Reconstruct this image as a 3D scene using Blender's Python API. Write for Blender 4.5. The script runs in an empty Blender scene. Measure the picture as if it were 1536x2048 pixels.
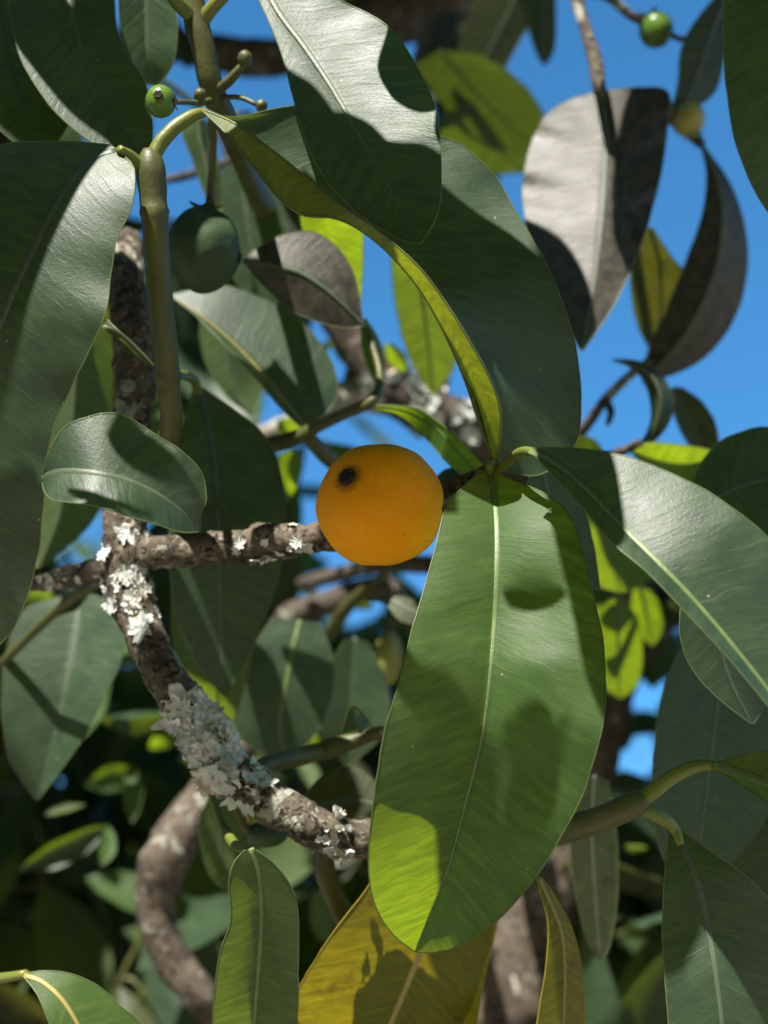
import bpy, math, random
import numpy as np
from mathutils import Vector, Matrix, noise as mnoise

# ------------------------------------------------------------------ camera, sky, sun
scene = bpy.context.scene
COL = scene.collection
PITCH = math.radians(32)
CAM = np.array([0.0, 0.0, 1.5])
HFOV = math.radians(30)
FPX = 768 / math.tan(HFOV / 2)
RIGHT = np.array([1.0, 0, 0])
UP = np.array([0, -math.sin(PITCH), math.cos(PITCH)])
FWD = np.array([0, math.cos(PITCH), math.sin(PITCH)])
SUN = np.array([-0.25, 0.90, 0.30])                      # camera frame: right, up, towards camera
SUN = SUN[0] * RIGHT + SUN[1] * UP - SUN[2] * FWD
SUN /= np.linalg.norm(SUN)

cd = bpy.data.cameras.new('camera')
cam = bpy.data.objects.new('camera', cd)
COL.objects.link(cam)
cam.location = CAM
cam.rotation_euler = (math.pi / 2 + PITCH, 0, 0)
cd.sensor_fit = 'HORIZONTAL'
cd.sensor_width = 36
cd.lens = 18 / math.tan(HFOV / 2)
cd.clip_start = 0.01
cd.clip_end = 2000
cd.dof.use_dof = True
cd.dof.focus_distance = 0.362
cd.dof.aperture_fstop = 12.5
scene.camera = cam

world = bpy.data.worlds.new('World')
scene.world = world
world.use_nodes = True
wn = world.node_tree.nodes
sky = wn.new('ShaderNodeTexSky')
sky.sky_type = 'NISHITA'
sky.sun_disc = False
sky.sun_elevation = math.asin(SUN[2])
sky.sun_rotation = math.atan2(SUN[0], SUN[1])
sky.altitude = 0
sky.air_density = 1.0
sky.dust_density = 0.0
sky.ozone_density = 8.0
hsv = wn.new('ShaderNodeHueSaturation')
hsv.inputs['Hue'].default_value = 0.488
hsv.inputs['Saturation'].default_value = 1.12
world.node_tree.links.new(sky.outputs[0], hsv.inputs['Color'])
world.node_tree.links.new(hsv.outputs[0], wn['Background'].inputs[0])
wn['Background'].inputs[1].default_value = 0.115

sl = bpy.data.lights.new('sun', 'SUN')
sl.energy = 5.0
sl.angle = math.radians(0.5)
sl.color = (1.0, 0.95, 0.86)
so = bpy.data.objects.new('sun', sl)
COL.objects.link(so)
so.rotation_euler = Vector(-SUN).to_track_quat('-Z', 'Y').to_euler()
so.location = (0, 0, 20)

vs = scene.view_settings
vs.view_transform = 'Standard'
vs.look = 'None'
vs.gamma = 1
vs.exposure = 1.2
scene.cycles.max_bounces = 10
scene.cycles.transmission_bounces = 8
scene.cycles.use_denoising = True

R = random.Random(7)
rng = np.random.default_rng(11)


# ------------------------------------------------------------------ helpers
def P(x, y, d):
    """photo pixel + distance along the view axis -> world point"""
    return CAM + FWD * d + RIGHT * ((x - 768) / FPX * d) + UP * (-(y - 1024) / FPX * d)


def proj(p):
    v = np.asarray(p) - CAM
    d = v @ FWD
    return 768 + (v @ RIGHT) / d * FPX, 1024 - (v @ UP) / d * FPX, d


def spline(pts, n):
    """Catmull-Rom through pts resampled to n points evenly along (x, y)"""
    p = np.asarray(pts, float)
    if len(p) == 2:
        return p[0] + (p[1] - p[0]) * np.linspace(0, 1, n)[:, None]
    q = np.vstack([2 * p[0] - p[1], p, 2 * p[-1] - p[-2]])
    out = []
    for i in range(1, len(q) - 2):
        t = np.linspace(0, 1, 16, endpoint=False)[:, None]
        a, b, c, d = q[i - 1], q[i], q[i + 1], q[i + 2]
        out.append(0.5 * (2 * b + (c - a) * t + (2 * a - 5 * b + 4 * c - d) * t ** 2 + (3 * b - a - 3 * c + d) * t ** 3))
    out.append(p[-1:])
    o = np.vstack(out)
    k = min(2, o.shape[1])
    s = np.r_[0, np.cumsum(np.linalg.norm(np.diff(o[:, :k], axis=0), axis=1))]
    t = np.linspace(0, s[-1], n)
    return np.stack([np.interp(t, s, o[:, j]) for j in range(o.shape[1])], 1)


def link(o, parent=None):
    COL.objects.link(o)
    if parent is not None:
        o.parent = parent
    return o


def mesh_obj(name, v, f, mat, parent=None, uv=None, smooth=True, mats=None, fm=None, extra=None):
    me = bpy.data.meshes.new(name)
    me.from_pydata([tuple(x) for x in v], [], f)
    for m in (mats or [mat]):
        me.materials.append(m)
    if fm is not None:
        me.polygons.foreach_set('material_index', fm)
    if uv is not None:
        li = np.empty(len(me.loops), dtype=np.int32)
        me.loops.foreach_get('vertex_index', li)
        for nm, arr in uv.items():
            u = me.uv_layers.new(name=nm)
            u.data.foreach_set('uv', np.asarray(arr, np.float32)[li].ravel())
    if extra is not None:
        for nm, arr in extra.items():
            a = me.attributes.new(nm, 'FLOAT', 'POINT')
            a.data.foreach_set('value', np.asarray(arr, np.float32))
    me.polygons.foreach_set('use_smooth', [smooth] * len(me.polygons))
    me.update()
    return link(bpy.data.objects.new(name, me), parent)


def tag(o, label=None, cat=None, group=None, kind=None):
    for k, val in (('label', label), ('category', cat), ('group', group), ('kind', kind)):
        if val:
            o[k] = val
    return o


def empty(name, loc):
    o = bpy.data.objects.new(name, None)
    o.empty_display_size = 0.02
    o.location = loc
    return link(o)


def tube_geo(pts, rad, seg=14, lump=0.0, freq=120.0, seed=0.0, cap=True):
    """pts: world points, rad: radii -> verts, faces"""
    pts = np.asarray(pts, float)
    n = len(pts)
    tan = np.gradient(pts, axis=0)
    tan /= np.linalg.norm(tan, axis=1)[:, None] + 1e-12
    ref = np.array([0.3, 0.9, 0.2])
    nrm = np.cross(tan[0], ref)
    nrm /= np.linalg.norm(nrm)
    v = []
    ang = np.linspace(0, 2 * math.pi, seg, endpoint=False)
    for i in range(n):
        nrm = nrm - tan[i] * (nrm @ tan[i])
        nrm /= np.linalg.norm(nrm)
        bi = np.cross(tan[i], nrm)
        ring = np.cos(ang)[:, None] * nrm + np.sin(ang)[:, None] * bi
        r = np.full(seg, rad[i])
        if lump:
            for k in range(seg):
                q = pts[i] + ring[k] * rad[i]
                w = Vector(q * freq + seed)
                r[k] *= 1 + lump * (mnoise.noise(w) + 0.6 * mnoise.noise(w * 2.7) + 0.35 * mnoise.noise(w * 6.1))
        v.append(pts[i] + ring * r[:, None])
    v = np.vstack(v)
    f = []
    for i in range(n - 1):
        for k in range(seg):
            a, b = i * seg + k, i * seg + (k + 1) % seg
            f.append((a, b, b + seg, a + seg))
    if cap:
        f.append(tuple(range(seg - 1, -1, -1)))
        f.append(tuple((n - 1) * seg + k for k in range(seg)))
    return v, f


def tube(name, path, mat, parent, seg=14, n=None, lump=0.0, freq=120.0, px=True):
    """path: (x px, y px, depth m, radius px)"""
    p = np.asarray(path, float)
    n = n or max(8, int(np.linalg.norm(np.diff(p[:, :2], axis=0), axis=1).sum() / 10))
    s = spline(p, n)
    pts = np.array([P(*q[:3]) for q in s])
    rad = s[:, 3] * s[:, 2] / FPX
    v, f = tube_geo(pts, rad, seg, lump, freq, seed=R.random() * 50)
    o = mesh_obj(name, v, f, mat, parent)
    return o, pts, rad


# ------------------------------------------------------------------ materials
class NT:
    def __init__(s, name):
        s.m = bpy.data.materials.new(name)
        s.m.use_nodes = True
        s.t = s.m.node_tree
        s.bsdf = s.t.nodes['Principled BSDF']
        s.out = s.t.nodes['Material Output']

    def n(s, kind, **kw):
        nd = s.t.nodes.new('ShaderNode' + kind)
        for k, val in kw.items():
            setattr(nd, k, val)
        return nd

    def l(s, a, b):
        s.t.links.new(a, b)

    def put(s, sock, val):
        if hasattr(val, 'is_output'):
            s.l(val, sock)
        elif isinstance(val, tuple) and len(val) == 3 and sock.type == 'RGBA':
            sock.default_value = (*val, 1)
        else:
            sock.default_value = val

    def math(s, op, a, b=None, c=None, clamp=False):
        nd = s.n('Math', operation=op, use_clamp=clamp)
        for i, q in enumerate((a, b, c)):
            if q is not None:
                s.put(nd.inputs[i], q)
        return nd.outputs[0]

    def mix(s, fac, a, b, blend='MIX'):
        nd = s.n('Mix', data_type='RGBA', blend_type=blend)
        s.put(nd.inputs[0], fac)
        s.put(nd.inputs[6], a)
        s.put(nd.inputs[7], b)
        return nd.outputs[2]

    def noise(s, vec, scale, detail=3, rough=0.55, dist=0.0):
        nd = s.n('TexNoise')
        s.l(vec, nd.inputs['Vector'])
        nd.inputs['Scale'].default_value = scale
        nd.inputs['Detail'].default_value = detail
        nd.inputs['Roughness'].default_value = rough
        nd.inputs['Distortion'].default_value = dist
        return nd.outputs[0]

    def ramp(s, val, lo, hi, a=0.0, b=1.0):
        nd = s.n('MapRange', interpolation_type='SMOOTHSTEP')
        s.put(nd.inputs[0], val)
        for i, q in enumerate((lo, hi, a, b)):
            nd.inputs[i + 1].default_value = q
        return nd.outputs[0]

    def bump(s, h, strength, dist, prev=None):
        nd = s.n('Bump')
        nd.inputs['Strength'].default_value = strength
        nd.inputs['Distance'].default_value = dist
        s.l(h, nd.inputs['Height'])
        if prev is not None:
            s.l(prev, nd.inputs['Normal'])
        return nd.outputs[0]


def leaf_material(name, c1, c2, trans, tfac=0.3, rough=0.4, spec=0.5, soot=0.0, blotch=None, vein=0.5, bump=0.6, tvein=0.5):
    m = NT(name)
    uv = m.n('UVMap', uv_map='cm').outputs[0]
    sep = m.n('SeparateXYZ')
    m.l(uv, sep.inputs[0])
    ax = m.math('ABSOLUTE', sep.outputs[0])
    side = m.math('SIGN', sep.outputs[0])
    oi = m.n('ObjectInfo')
    rnd = oi.outputs['Random']
    # large distortion so that veins wander
    wob = m.noise(uv, 0.9, 2)
    q = m.math('SUBTRACT', sep.outputs[1], m.math('MULTIPLY', ax, 0.42))
    q = m.math('ADD', q, m.math('MULTIPLY', wob, 0.35))
    q = m.math('ADD', q, m.math('MULTIPLY', rnd, 37.0))
    vc = m.n('CombineXYZ')
    m.l(m.math('MULTIPLY', q, 5.0), vc.inputs[0])
    m.l(m.math('MULTIPLY', ax, 0.9), vc.inputs[1])
    m.l(m.math('MULTIPLY', side, 7.0), vc.inputs[2])
    streak = m.noise(vc.outputs[0], 1.0, 4, 0.6)
    # regular lateral veins
    fr = m.math('FRACT', m.math('MULTIPLY', q, 2.1))
    tri = m.math('ABSOLUTE', m.math('SUBTRACT', fr, 0.5))
    vn = m.ramp(tri, 0.035, 0.0)
    vn = m.math('MULTIPLY', vn, m.ramp(streak, 0.35, 0.65))
    blot = m.noise(uv, 1.1, 4, 0.6)
    fine = m.noise(uv, 22.0, 3, 0.6)
    col = m.mix(m.ramp(blot, 0.3, 0.72), c1, c2)
    col = m.mix(m.ramp(rnd, 0.0, 1.0, 0.0, 0.35), col, tuple(x * 0.72 for x in c1))
    col = m.mix(m.math('MULTIPLY', m.ramp(streak, 0.45, 0.8), 0.28), col, tuple(min(1, x * 1.5 + 0.012) for x in c2))
    col = m.mix(m.math('MULTIPLY', vn, vein), col, (0.16, 0.22, 0.07))
    tcol = m.mix(m.ramp(streak, 0.3, 0.75), tuple(x * 0.55 for x in trans), trans)
    tcol = m.mix(m.math('MULTIPLY', vn, tvein), tcol, (min(1, trans[0] * 1.8 + .1), min(1, trans[1] * 1.4 + .05), trans[2] + .08))
    if blotch:
        bl = m.math('MULTIPLY', m.ramp(m.noise(uv, 0.55, 5, 0.65), 0.52, 0.70), 0.7)
        col = m.mix(bl, col, blotch)
        tcol = m.mix(bl, tcol, tuple(x * 1.1 for x in blotch))
    dead = m.math('MULTIPLY', m.ramp(m.noise(uv, 0.75, 6, 0.7), 0.665, 0.70), 0.65)
    col = m.mix(dead, col, (0.075, 0.050, 0.022))
    # white specks (scale insects, dust) and dark spots
    vo = m.n('TexVoronoi', feature='F1')
    m.l(uv, vo.inputs['Vector'])
    vo.inputs['Scale'].default_value = 2.6
    vr = m.n('SeparateColor')
    m.l(vo.outputs['Color'], vr.inputs[0])
    sp = m.math('MULTIPLY', m.ramp(vo.outputs['Distance'], 0.075, 0.045), m.ramp(vr.outputs[0], 0.80, 0.84))
    col = m.mix(m.math('MULTIPLY', sp, 0.75), col, (0.55, 0.55, 0.48))
    dk = m.math('MULTIPLY', m.ramp(vo.outputs['Distance'], 0.10, 0.05), m.ramp(vr.outputs[1], 0.86, 0.9))
    col = m.mix(m.math('MULTIPLY', dk, 0.8), col, (0.035, 0.025, 0.015))
    dust = m.math('MULTIPLY', m.ramp(m.noise(uv, 60.0, 2, 0.7), 0.62, 0.78), m.ramp(blot, 0.4, 0.65))
    col = m.mix(m.math('MULTIPLY', dust, 0.35), col, (0.4, 0.42, 0.36))
    rg = m.math('ADD', m.math('MULTIPLY', m.math('SUBTRACT', blot, 0.5), 0.25), m.math('ADD', rough, m.math('MULTIPLY', m.math('SUBTRACT', fine, 0.5), 0.15)))
    if soot:
        sm = m.ramp(m.noise(uv, 0.8, 6, 0.7), 0.62 - 0.35 * soot, 0.72 - 0.25 * soot)
        sc = m.mix(m.ramp(m.noise(uv, 2.2, 5, 0.6), 0.34, 0.70), (0.020, 0.017, 0.013), (0.075, 0.062, 0.042))
        col = m.mix(m.math('MULTIPLY', sm, 0.9), col, sc)
        tcol = m.mix(m.math('MULTIPLY', sm, 0.75), tcol, (0.05, 0.045, 0.02))
    m.l(col, m.bsdf.inputs['Base Color'])
    m.l(rg, m.bsdf.inputs['Roughness'])
    m.bsdf.inputs['Specular IOR Level'].default_value = spec
    b = m.bump(streak, bump * 0.7, 0.00035)
    b = m.bump(fine, bump * 0.8, 0.00016, b)
    b = m.bump(m.noise(uv, 9.0, 4, 0.65), bump * 0.5, 0.00025, b)
    b = m.bump(vn, bump * 0.5, 0.00015, b)
    m.l(b, m.bsdf.inputs['Normal'])
    tr = m.n('BsdfTranslucent')
    m.l(tcol, tr.inputs[0])
    mx = m.n('MixShader')
    mx.inputs[0].default_value = tfac
    m.l(m.bsdf.outputs[0], mx.inputs[1])
    m.l(tr.outputs[0], mx.inputs[2])
    m.l(mx.outputs[0], m.out.inputs[0])
    return m.m


TR = (0.50, 0.72, 0.012)
LEAF = {
    'green': leaf_material('leaf_green', (0.020, 0.044, 0.022), (0.034, 0.066, 0.026), TR, 0.15, 0.48, spec=0.6, vein=0.16),
    'fresh': leaf_material('leaf_fresh', (0.052, 0.105, 0.030), (0.075, 0.138, 0.036), TR, 0.40, 0.52, spec=0.42, vein=0.16),
    'under': leaf_material('leaf_underside', (0.060, 0.095, 0.035), (0.085, 0.125, 0.045), (0.42, 0.60, 0.03), 0.32, 0.55, spec=0.35),
    'soot': leaf_material('leaf_sooty', (0.035, 0.050, 0.022), (0.055, 0.065, 0.030), (0.25, 0.26, 0.02), 0.12, 0.46, spec=0.6, soot=1.0, bump=0.8),
    'sootlight': leaf_material('leaf_sooty_olive', (0.035, 0.050, 0.020), (0.060, 0.070, 0.025), (0.30, 0.30, 0.02), 0.26, 0.50, spec=0.4, soot=0.35),
    'olive': leaf_material('leaf_olive_underside', (0.11, 0.135, 0.030), (0.15, 0.17, 0.038), (0.60, 0.66, 0.02), 0.42, 0.5, spec=0.4, vein=0.1),
    'yellow': leaf_material('leaf_yellowing', (0.115, 0.120, 0.012), (0.15, 0.135, 0.012), (0.78, 0.62, 0.010), 0.45, 0.45, blotch=(0.11, 0.035, 0.014), tvein=0.7),
}


def simple(name, c1, c2, scale=60, rough=0.5, bump=0.3, bdist=0.0003, trans=None, tf=0.25, spec=0.5):
    m = NT(name)
    co = m.n('TexCoord').outputs['Object']
    n1 = m.noise(co, scale, 4, 0.6)
    col = m.mix(m.ramp(n1, 0.3, 0.7), c1, c2)
    m.l(col, m.bsdf.inputs['Base Color'])
    m.bsdf.inputs['Roughness'].default_value = rough
    m.bsdf.inputs['Specular IOR Level'].default_value = spec
    if bump:
        m.l(m.bump(m.noise(co, scale * 6, 4, 0.6), bump, bdist), m.bsdf.inputs['Normal'])
    if trans:
        tr = m.n('BsdfTranslucent')
        m.put(tr.inputs[0], trans)
        mx = m.n('MixShader')
        mx.inputs[0].default_value = tf
        m.l(m.bsdf.outputs[0], mx.inputs[1])
        m.l(tr.outputs[0], mx.inputs[2])
        m.l(mx.outputs[0], m.out.inputs[0])
    return m.m


RIM = simple('leaf_rim', (0.10, 0.135, 0.06), (0.15, 0.18, 0.085), 200, 0.35, 0.1, trans=(0.6, 0.7, 0.05), tf=0.3)
RIMY = simple('leaf_rim_yellow', (0.30, 0.26, 0.03), (0.38, 0.30, 0.04), 200, 0.35, 0.1, trans=(0.9, 0.7, 0.03), tf=0.35)
RIB = simple('midrib_green', (0.10, 0.15, 0.042), (0.15, 0.20, 0.065), 300, 0.45, 0.4)
RIBD = simple('midrib_dark', (0.060, 0.085, 0.050), (0.085, 0.110, 0.060), 300, 0.45, 0.3)
RIBY = simple('midrib_yellow', (0.28, 0.22, 0.05), (0.34, 0.26, 0.08), 300, 0.5, 0.3)
PET = simple('petiole_green', (0.10, 0.14, 0.022), (0.17, 0.18, 0.022), 120, 0.42, 0.3)
TWIG = simple('twig_green', (0.058, 0.066, 0.018), (0.095, 0.095, 0.023), 90, 0.5, 0.5)


def bark_material(name, dark, mid, pale, lich=0.5, crust=(0.46, 0.46, 0.38), yel=0.3):
    m = NT(name)
    co = m.n('TexCoord').outputs['Object']
    n1 = m.noise(co, 90, 6, 0.65)
    n2 = m.noise(co, 420, 5, 0.65)
    col = m.mix(m.ramp(n1, 0.32, 0.62), dark, mid)
    col = m.mix(m.ramp(n2, 0.5, 0.75), col, pale)
    crack = m.ramp(m.noise(co, 260, 3, 0.5, 1.5), 0.36, 0.46)
    col = m.mix(crack, tuple(x * 0.5 for x in dark), col)
    lm = m.ramp(m.noise(co, 55, 6, 0.7, 0.6), 0.66 - 0.26 * lich, 0.70 - 0.24 * lich)
    lc = m.mix(m.ramp(n2, 0.35, 0.65), tuple(x * 0.65 for x in crust), crust)
    col = m.mix(m.math('MULTIPLY', lm, 0.85), col, lc)
    ym = m.ramp(m.noise(co, 75, 5, 0.7), 0.72 - 0.14 * yel, 0.76 - 0.10 * yel)
    col = m.mix(m.math('MULTIPLY', ym, 0.7), col, (0.28, 0.23, 0.04))
    m.l(col, m.bsdf.inputs['Base Color'])
    m.bsdf.inputs['Roughness'].default_value = 0.85
    m.bsdf.inputs['Specular IOR Level'].default_value = 0.25
    b = m.bump(n1, 0.8, 0.0012)
    b = m.bump(n2, 0.9, 0.0006, b)
    b = m.bump(crack, 0.6, 0.0006, b)
    m.l(b, m.bsdf.inputs['Normal'])
    return m.m


BARK = bark_material('bark_lichened', (0.045, 0.035, 0.026), (0.12, 0.096, 0.070), (0.32, 0.28, 0.21), 0.35)
BARKP = bark_material('bark_pale', (0.12, 0.09, 0.065), (0.24, 0.19, 0.14), (0.42, 0.37, 0.28), 1.0, yel=0.6)
BARKD = bark_material('bark_dark', (0.042, 0.034, 0.027), (0.095, 0.076, 0.058), (0.20, 0.17, 0.13), 0.25, yel=0.1)
BARKR = bark_material('bark_reddish', (0.060, 0.045, 0.035), (0.12, 0.095, 0.072), (0.25, 0.22, 0.17), 0.3, yel=0.1)


def fruit_material(name, c1, c2, sss, pore=0.5, rough=0.45, grad=None, spec=0.4, scar=None):
    m = NT(name)
    co = m.n('TexCoord').outputs['Object']
    n1 = m.noise(co, 70, 4, 0.6)
    n2 = m.noise(co, 1100, 2, 0.6)
    col = m.mix(m.ramp(n1, 0.3, 0.7), c1, c2)
    col = m.mix(m.math('MULTIPLY', m.ramp(n2, 0.5, 0.75), 0.35), col, tuple(min(1, x * 1.35 + 0.01) for x in c2))
    if grad:
        s = m.n('SeparateXYZ')
        m.l(co, s.inputs[0])
        col = m.mix(m.math('MULTIPLY', m.ramp(m.math('ADD', s.outputs[2], m.math('MULTIPLY', n1, 0.006)), 0.002, 0.020), 0.75), col, grad)
    if scar is not None:
        dn = m.n('VectorMath', operation='DISTANCE')
        m.l(co, dn.inputs[0])
        dn.inputs[1].default_value = tuple(scar)
        ds = m.math('ADD', dn.outputs['Value'], m.math('MULTIPLY', m.math('SUBTRACT', m.noise(co, 700, 4, 0.7), 0.5), 0.0035))
        col = m.mix(m.math('MULTIPLY', m.ramp(ds, 0.0052, 0.0022), 0.75), col, (0.20, 0.055, 0.008))
    patch = m.ramp(m.noise(co, 45, 5, 0.65), 0.52, 0.72)
    col = m.mix(m.math('MULTIPLY', patch, 0.25), col, tuple(x * 0.62 for x in c1))
    vo = m.n('TexVoronoi', feature='F1')
    m.l(co, vo.inputs['Vector'])
    vo.inputs['Scale'].default_value = 330
    vr = m.n('SeparateColor')
    m.l(vo.outputs['Color'], vr.inputs[0])
    sp = m.math('MULTIPLY', m.ramp(vo.outputs['Distance'], 0.14, 0.05), m.ramp(vr.outputs[0], 0.75, 0.8))
    col = m.mix(m.math('MULTIPLY', sp, pore), col, tuple(x * 0.25 for x in c1))
    m.l(col, m.bsdf.inputs['Base Color'])
    m.bsdf.inputs['Roughness'].default_value = rough
    m.bsdf.inputs['Specular IOR Level'].default_value = spec
    m.bsdf.inputs['Subsurface Weight'].default_value = sss
    m.bsdf.inputs['Subsurface Radius'].default_value = (1.0, 0.45, 0.08)
    m.bsdf.inputs['Subsurface Scale'].default_value = 0.006
    b = m.bump(n2, 0.35, 0.00025)
    b = m.bump(n1, 0.3, 0.0008, b)
    m.l(b, m.bsdf.inputs['Normal'])
    return m.m


_n = np.array([-64 / 125, 55 / 121, 0.0]); _n[2] = math.sqrt(1 - _n[0] ** 2 - _n[1] ** 2)
SCAR = (RIGHT * _n[0] * 125 + UP * _n[1] * 121 - FWD * _n[2] * 123) * .378 / FPX
ORANGE = fruit_material('fruit_orange', (0.96, 0.34, 0.003), (1.0, 0.40, 0.004), 0.2, 0.6, rough=0.6, spec=0.15, grad=(0.80, 0.37, 0.005), scar=SCAR)
GREENF = fruit_material('fruit_green', (0.032, 0.062, 0.026), (0.052, 0.086, 0.034), 0.1, 0.3, 0.55)
LIMEF = fruit_material('fruit_lime', (0.075, 0.16, 0.022), (0.11, 0.20, 0.03), 0.2, 0.2, 0.25)
PALEF = fruit_material('fruit_pale', (0.20, 0.21, 0.05), (0.34, 0.33, 0.09), 0.2, 0.3, 0.4)
STIG = simple('stigma_black', (0.012, 0.009, 0.007), (0.035, 0.022, 0.016), 900, 0.8, 0.8, 0.0004)
CALYX = simple('calyx_brown', (0.16, 0.06, 0.03), (0.26, 0.10, 0.05), 400, 0.7, 0.5)
CALYXG = simple('calyx_green', (0.10, 0.14, 0.03), (0.16, 0.19, 0.05), 400, 0.6, 0.4)


def lichen_material():
    m = NT('lichen_grey')
    at = m.n('Attribute', attribute_name='edge').outputs['Fac']
    co = m.n('TexCoord').outputs['Object']
    n1 = m.noise(co, 130, 4, 0.6)
    n2 = m.noise(co, 1500, 3, 0.6)
    col = m.mix(m.ramp(n1, 0.35, 0.65), (0.46, 0.49, 0.47), (0.74, 0.75, 0.71))
    col = m.mix(m.ramp(m.noise(co, 100, 3, 0.5), 0.60, 0.70), col, (0.38, 0.29, 0.19))
    col = m.mix(m.math('MULTIPLY', m.ramp(n2, 0.6, 0.8), 0.5), col, (0.18, 0.17, 0.15))
    col = m.mix(m.math('MULTIPLY', m.ramp(at, 0.85, 1.0), 0.45), col, (0.30, 0.25, 0.18))
    m.l(col, m.bsdf.inputs['Base Color'])
    m.bsdf.inputs['Roughness'].default_value = 0.9
    m.bsdf.inputs['Specular IOR Level'].default_value = 0.2
    m.l(m.bump(n2, 0.6, 0.0003), m.bsdf.inputs['Normal'])
    return m.m


LICH = lichen_material()

# ------------------------------------------------------------------ unseen ground, its pale colour chosen to bounce sunlight up into the tree
gm = NT('ground_pale_bounce')
gco = gm.n('TexCoord').outputs['Object']
gc = gm.mix(gm.ramp(gm.noise(gco, 0.6, 6, 0.7), 0.35, 0.65), (0.22, 0.19, 0.135), (0.30, 0.255, 0.185))
gc = gm.mix(gm.math('MULTIPLY', gm.noise(gco, 25, 4, 0.7), 0.4), gc, (0.18, 0.15, 0.10))
gm.l(gc, gm.bsdf.inputs['Base Color'])
gm.bsdf.inputs['Roughness'].default_value = 0.95
gn = 41
gx = np.linspace(-1, 1, gn)
gx = np.sign(gx) * np.abs(gx) ** 2.5 * 400
gv, gf = [], []
for j in range(gn):
    for i in range(gn):
        x, y = gx[i], gx[j]
        gv.append((x, y, 0.06 * mnoise.noise(Vector((x * 0.5, y * 0.5, 0))) - 0.02))
for j in range(gn - 1):
    for i in range(gn - 1):
        a = j * gn + i
        gf.append((a, a + 1, a + 1 + gn, a + gn))
tag(mesh_obj('ground', gv, gf, gm.m), 'unseen ground under the fruit tree, made pale to bounce light', kind='structure')

# ------------------------------------------------------------------ the tree
TRUNK_BASE = np.array([0.30, 1.05, 0.0])
tree = empty('fruit_tree', TRUNK_BASE)
tag(tree, 'evergreen fruit tree with glossy dark leaves and lichen crusted grey branches', 'tree')
bpy.context.view_layer.update()


def under_tree(o):
    o.parent = tree
    o.matrix_parent_inverse = Matrix.Translation(Vector(-TRUNK_BASE))
    return o


LIT = []            # world points that the sun must reach
SURF = {}           # blade surfaces: pixel and distance grids


def inpoly(x, y, poly):
    ins = np.zeros(np.shape(x), bool)
    n = len(poly)
    for i in range(n):
        x0, y0 = poly[i]
        x1, y1 = poly[(i + 1) % n]
        c = ((y0 > y) != (y1 > y)) & (x < (x1 - x0) * (y - y0) / (y1 - y0 + 1e-9) + x0)
        ins ^= c
    return ins


def leaf_grid(L, M, Rr, zl, zr, bulge=0.0, wave=0.0, wfreq=4.0, dents=(), N=46, K=9, seed=0.0, sheen=None):
    l = spline(L, N)
    m = spline(M, N)
    r = spline(Rr, N)
    v = np.linspace(0, 1, N)
    for e, k0 in ((l, 3.1), (r, 7.7)):
        jit = np.array([mnoise.noise(Vector((t * 9, seed + k0, 0))) + 0.6 * mnoise.noise(Vector((t * 27, seed + k0, 4))) for t in v])
        e += (e - m[:, :2]) * (0.022 * jit * np.sin(math.pi * v))[:, None]
    wl = np.linalg.norm(l - m[:, :2], axis=1)
    wr = np.linalg.norm(r - m[:, :2], axis=1)
    zl = np.interp(v, np.linspace(0, 1, len(np.atleast_1d(zl))), np.atleast_1d(zl)) * (wl / wl.max())
    zr = np.interp(v, np.linspace(0, 1, len(np.atleast_1d(zr))), np.atleast_1d(zr)) * (wr / wr.max())
    us = np.linspace(-1, 1, 2 * K + 1)
    X = np.zeros((N, 2 * K + 1)); Y = X.copy(); D = X.copy()
    for j, u in enumerate(us):
        a = abs(u)
        e, z = (l, zl) if u < 0 else (r, zr)
        X[:, j] = m[:, 0] * (1 - a) + e[:, 0] * a
        Y[:, j] = m[:, 1] * (1 - a) + e[:, 1] * a
        wgt = (wl if u < 0 else wr) / max(wl.max(), wr.max())
        D[:, j] = m[:, 2] + z * a + bulge * 4 * a * (1 - a) * wgt
        if wave:
            D[:, j] += wave * a * a * wgt * (np.sin(v * wfreq * 6.28 + seed + (2.1 if u < 0 else 0)) + 0.5 * np.sin(v * wfreq * 15.1 + seed * 2))
    if sheen:                       # blade turned so that it mirrors the sun towards the viewer
        g, xc, yc = sheen
        D += g * (0.70 * (yc - Y) - 0.195 * (X - xc)) * D.mean() / FPX
    for (cx, cy, rx, ry, amp) in dents:
        D += amp * np.exp(-(((X - cx) / rx) ** 2 + ((Y - cy) / np.where(Y > cy, ry * 1.9, ry)) ** 2))
    return X, Y, D, us


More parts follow.
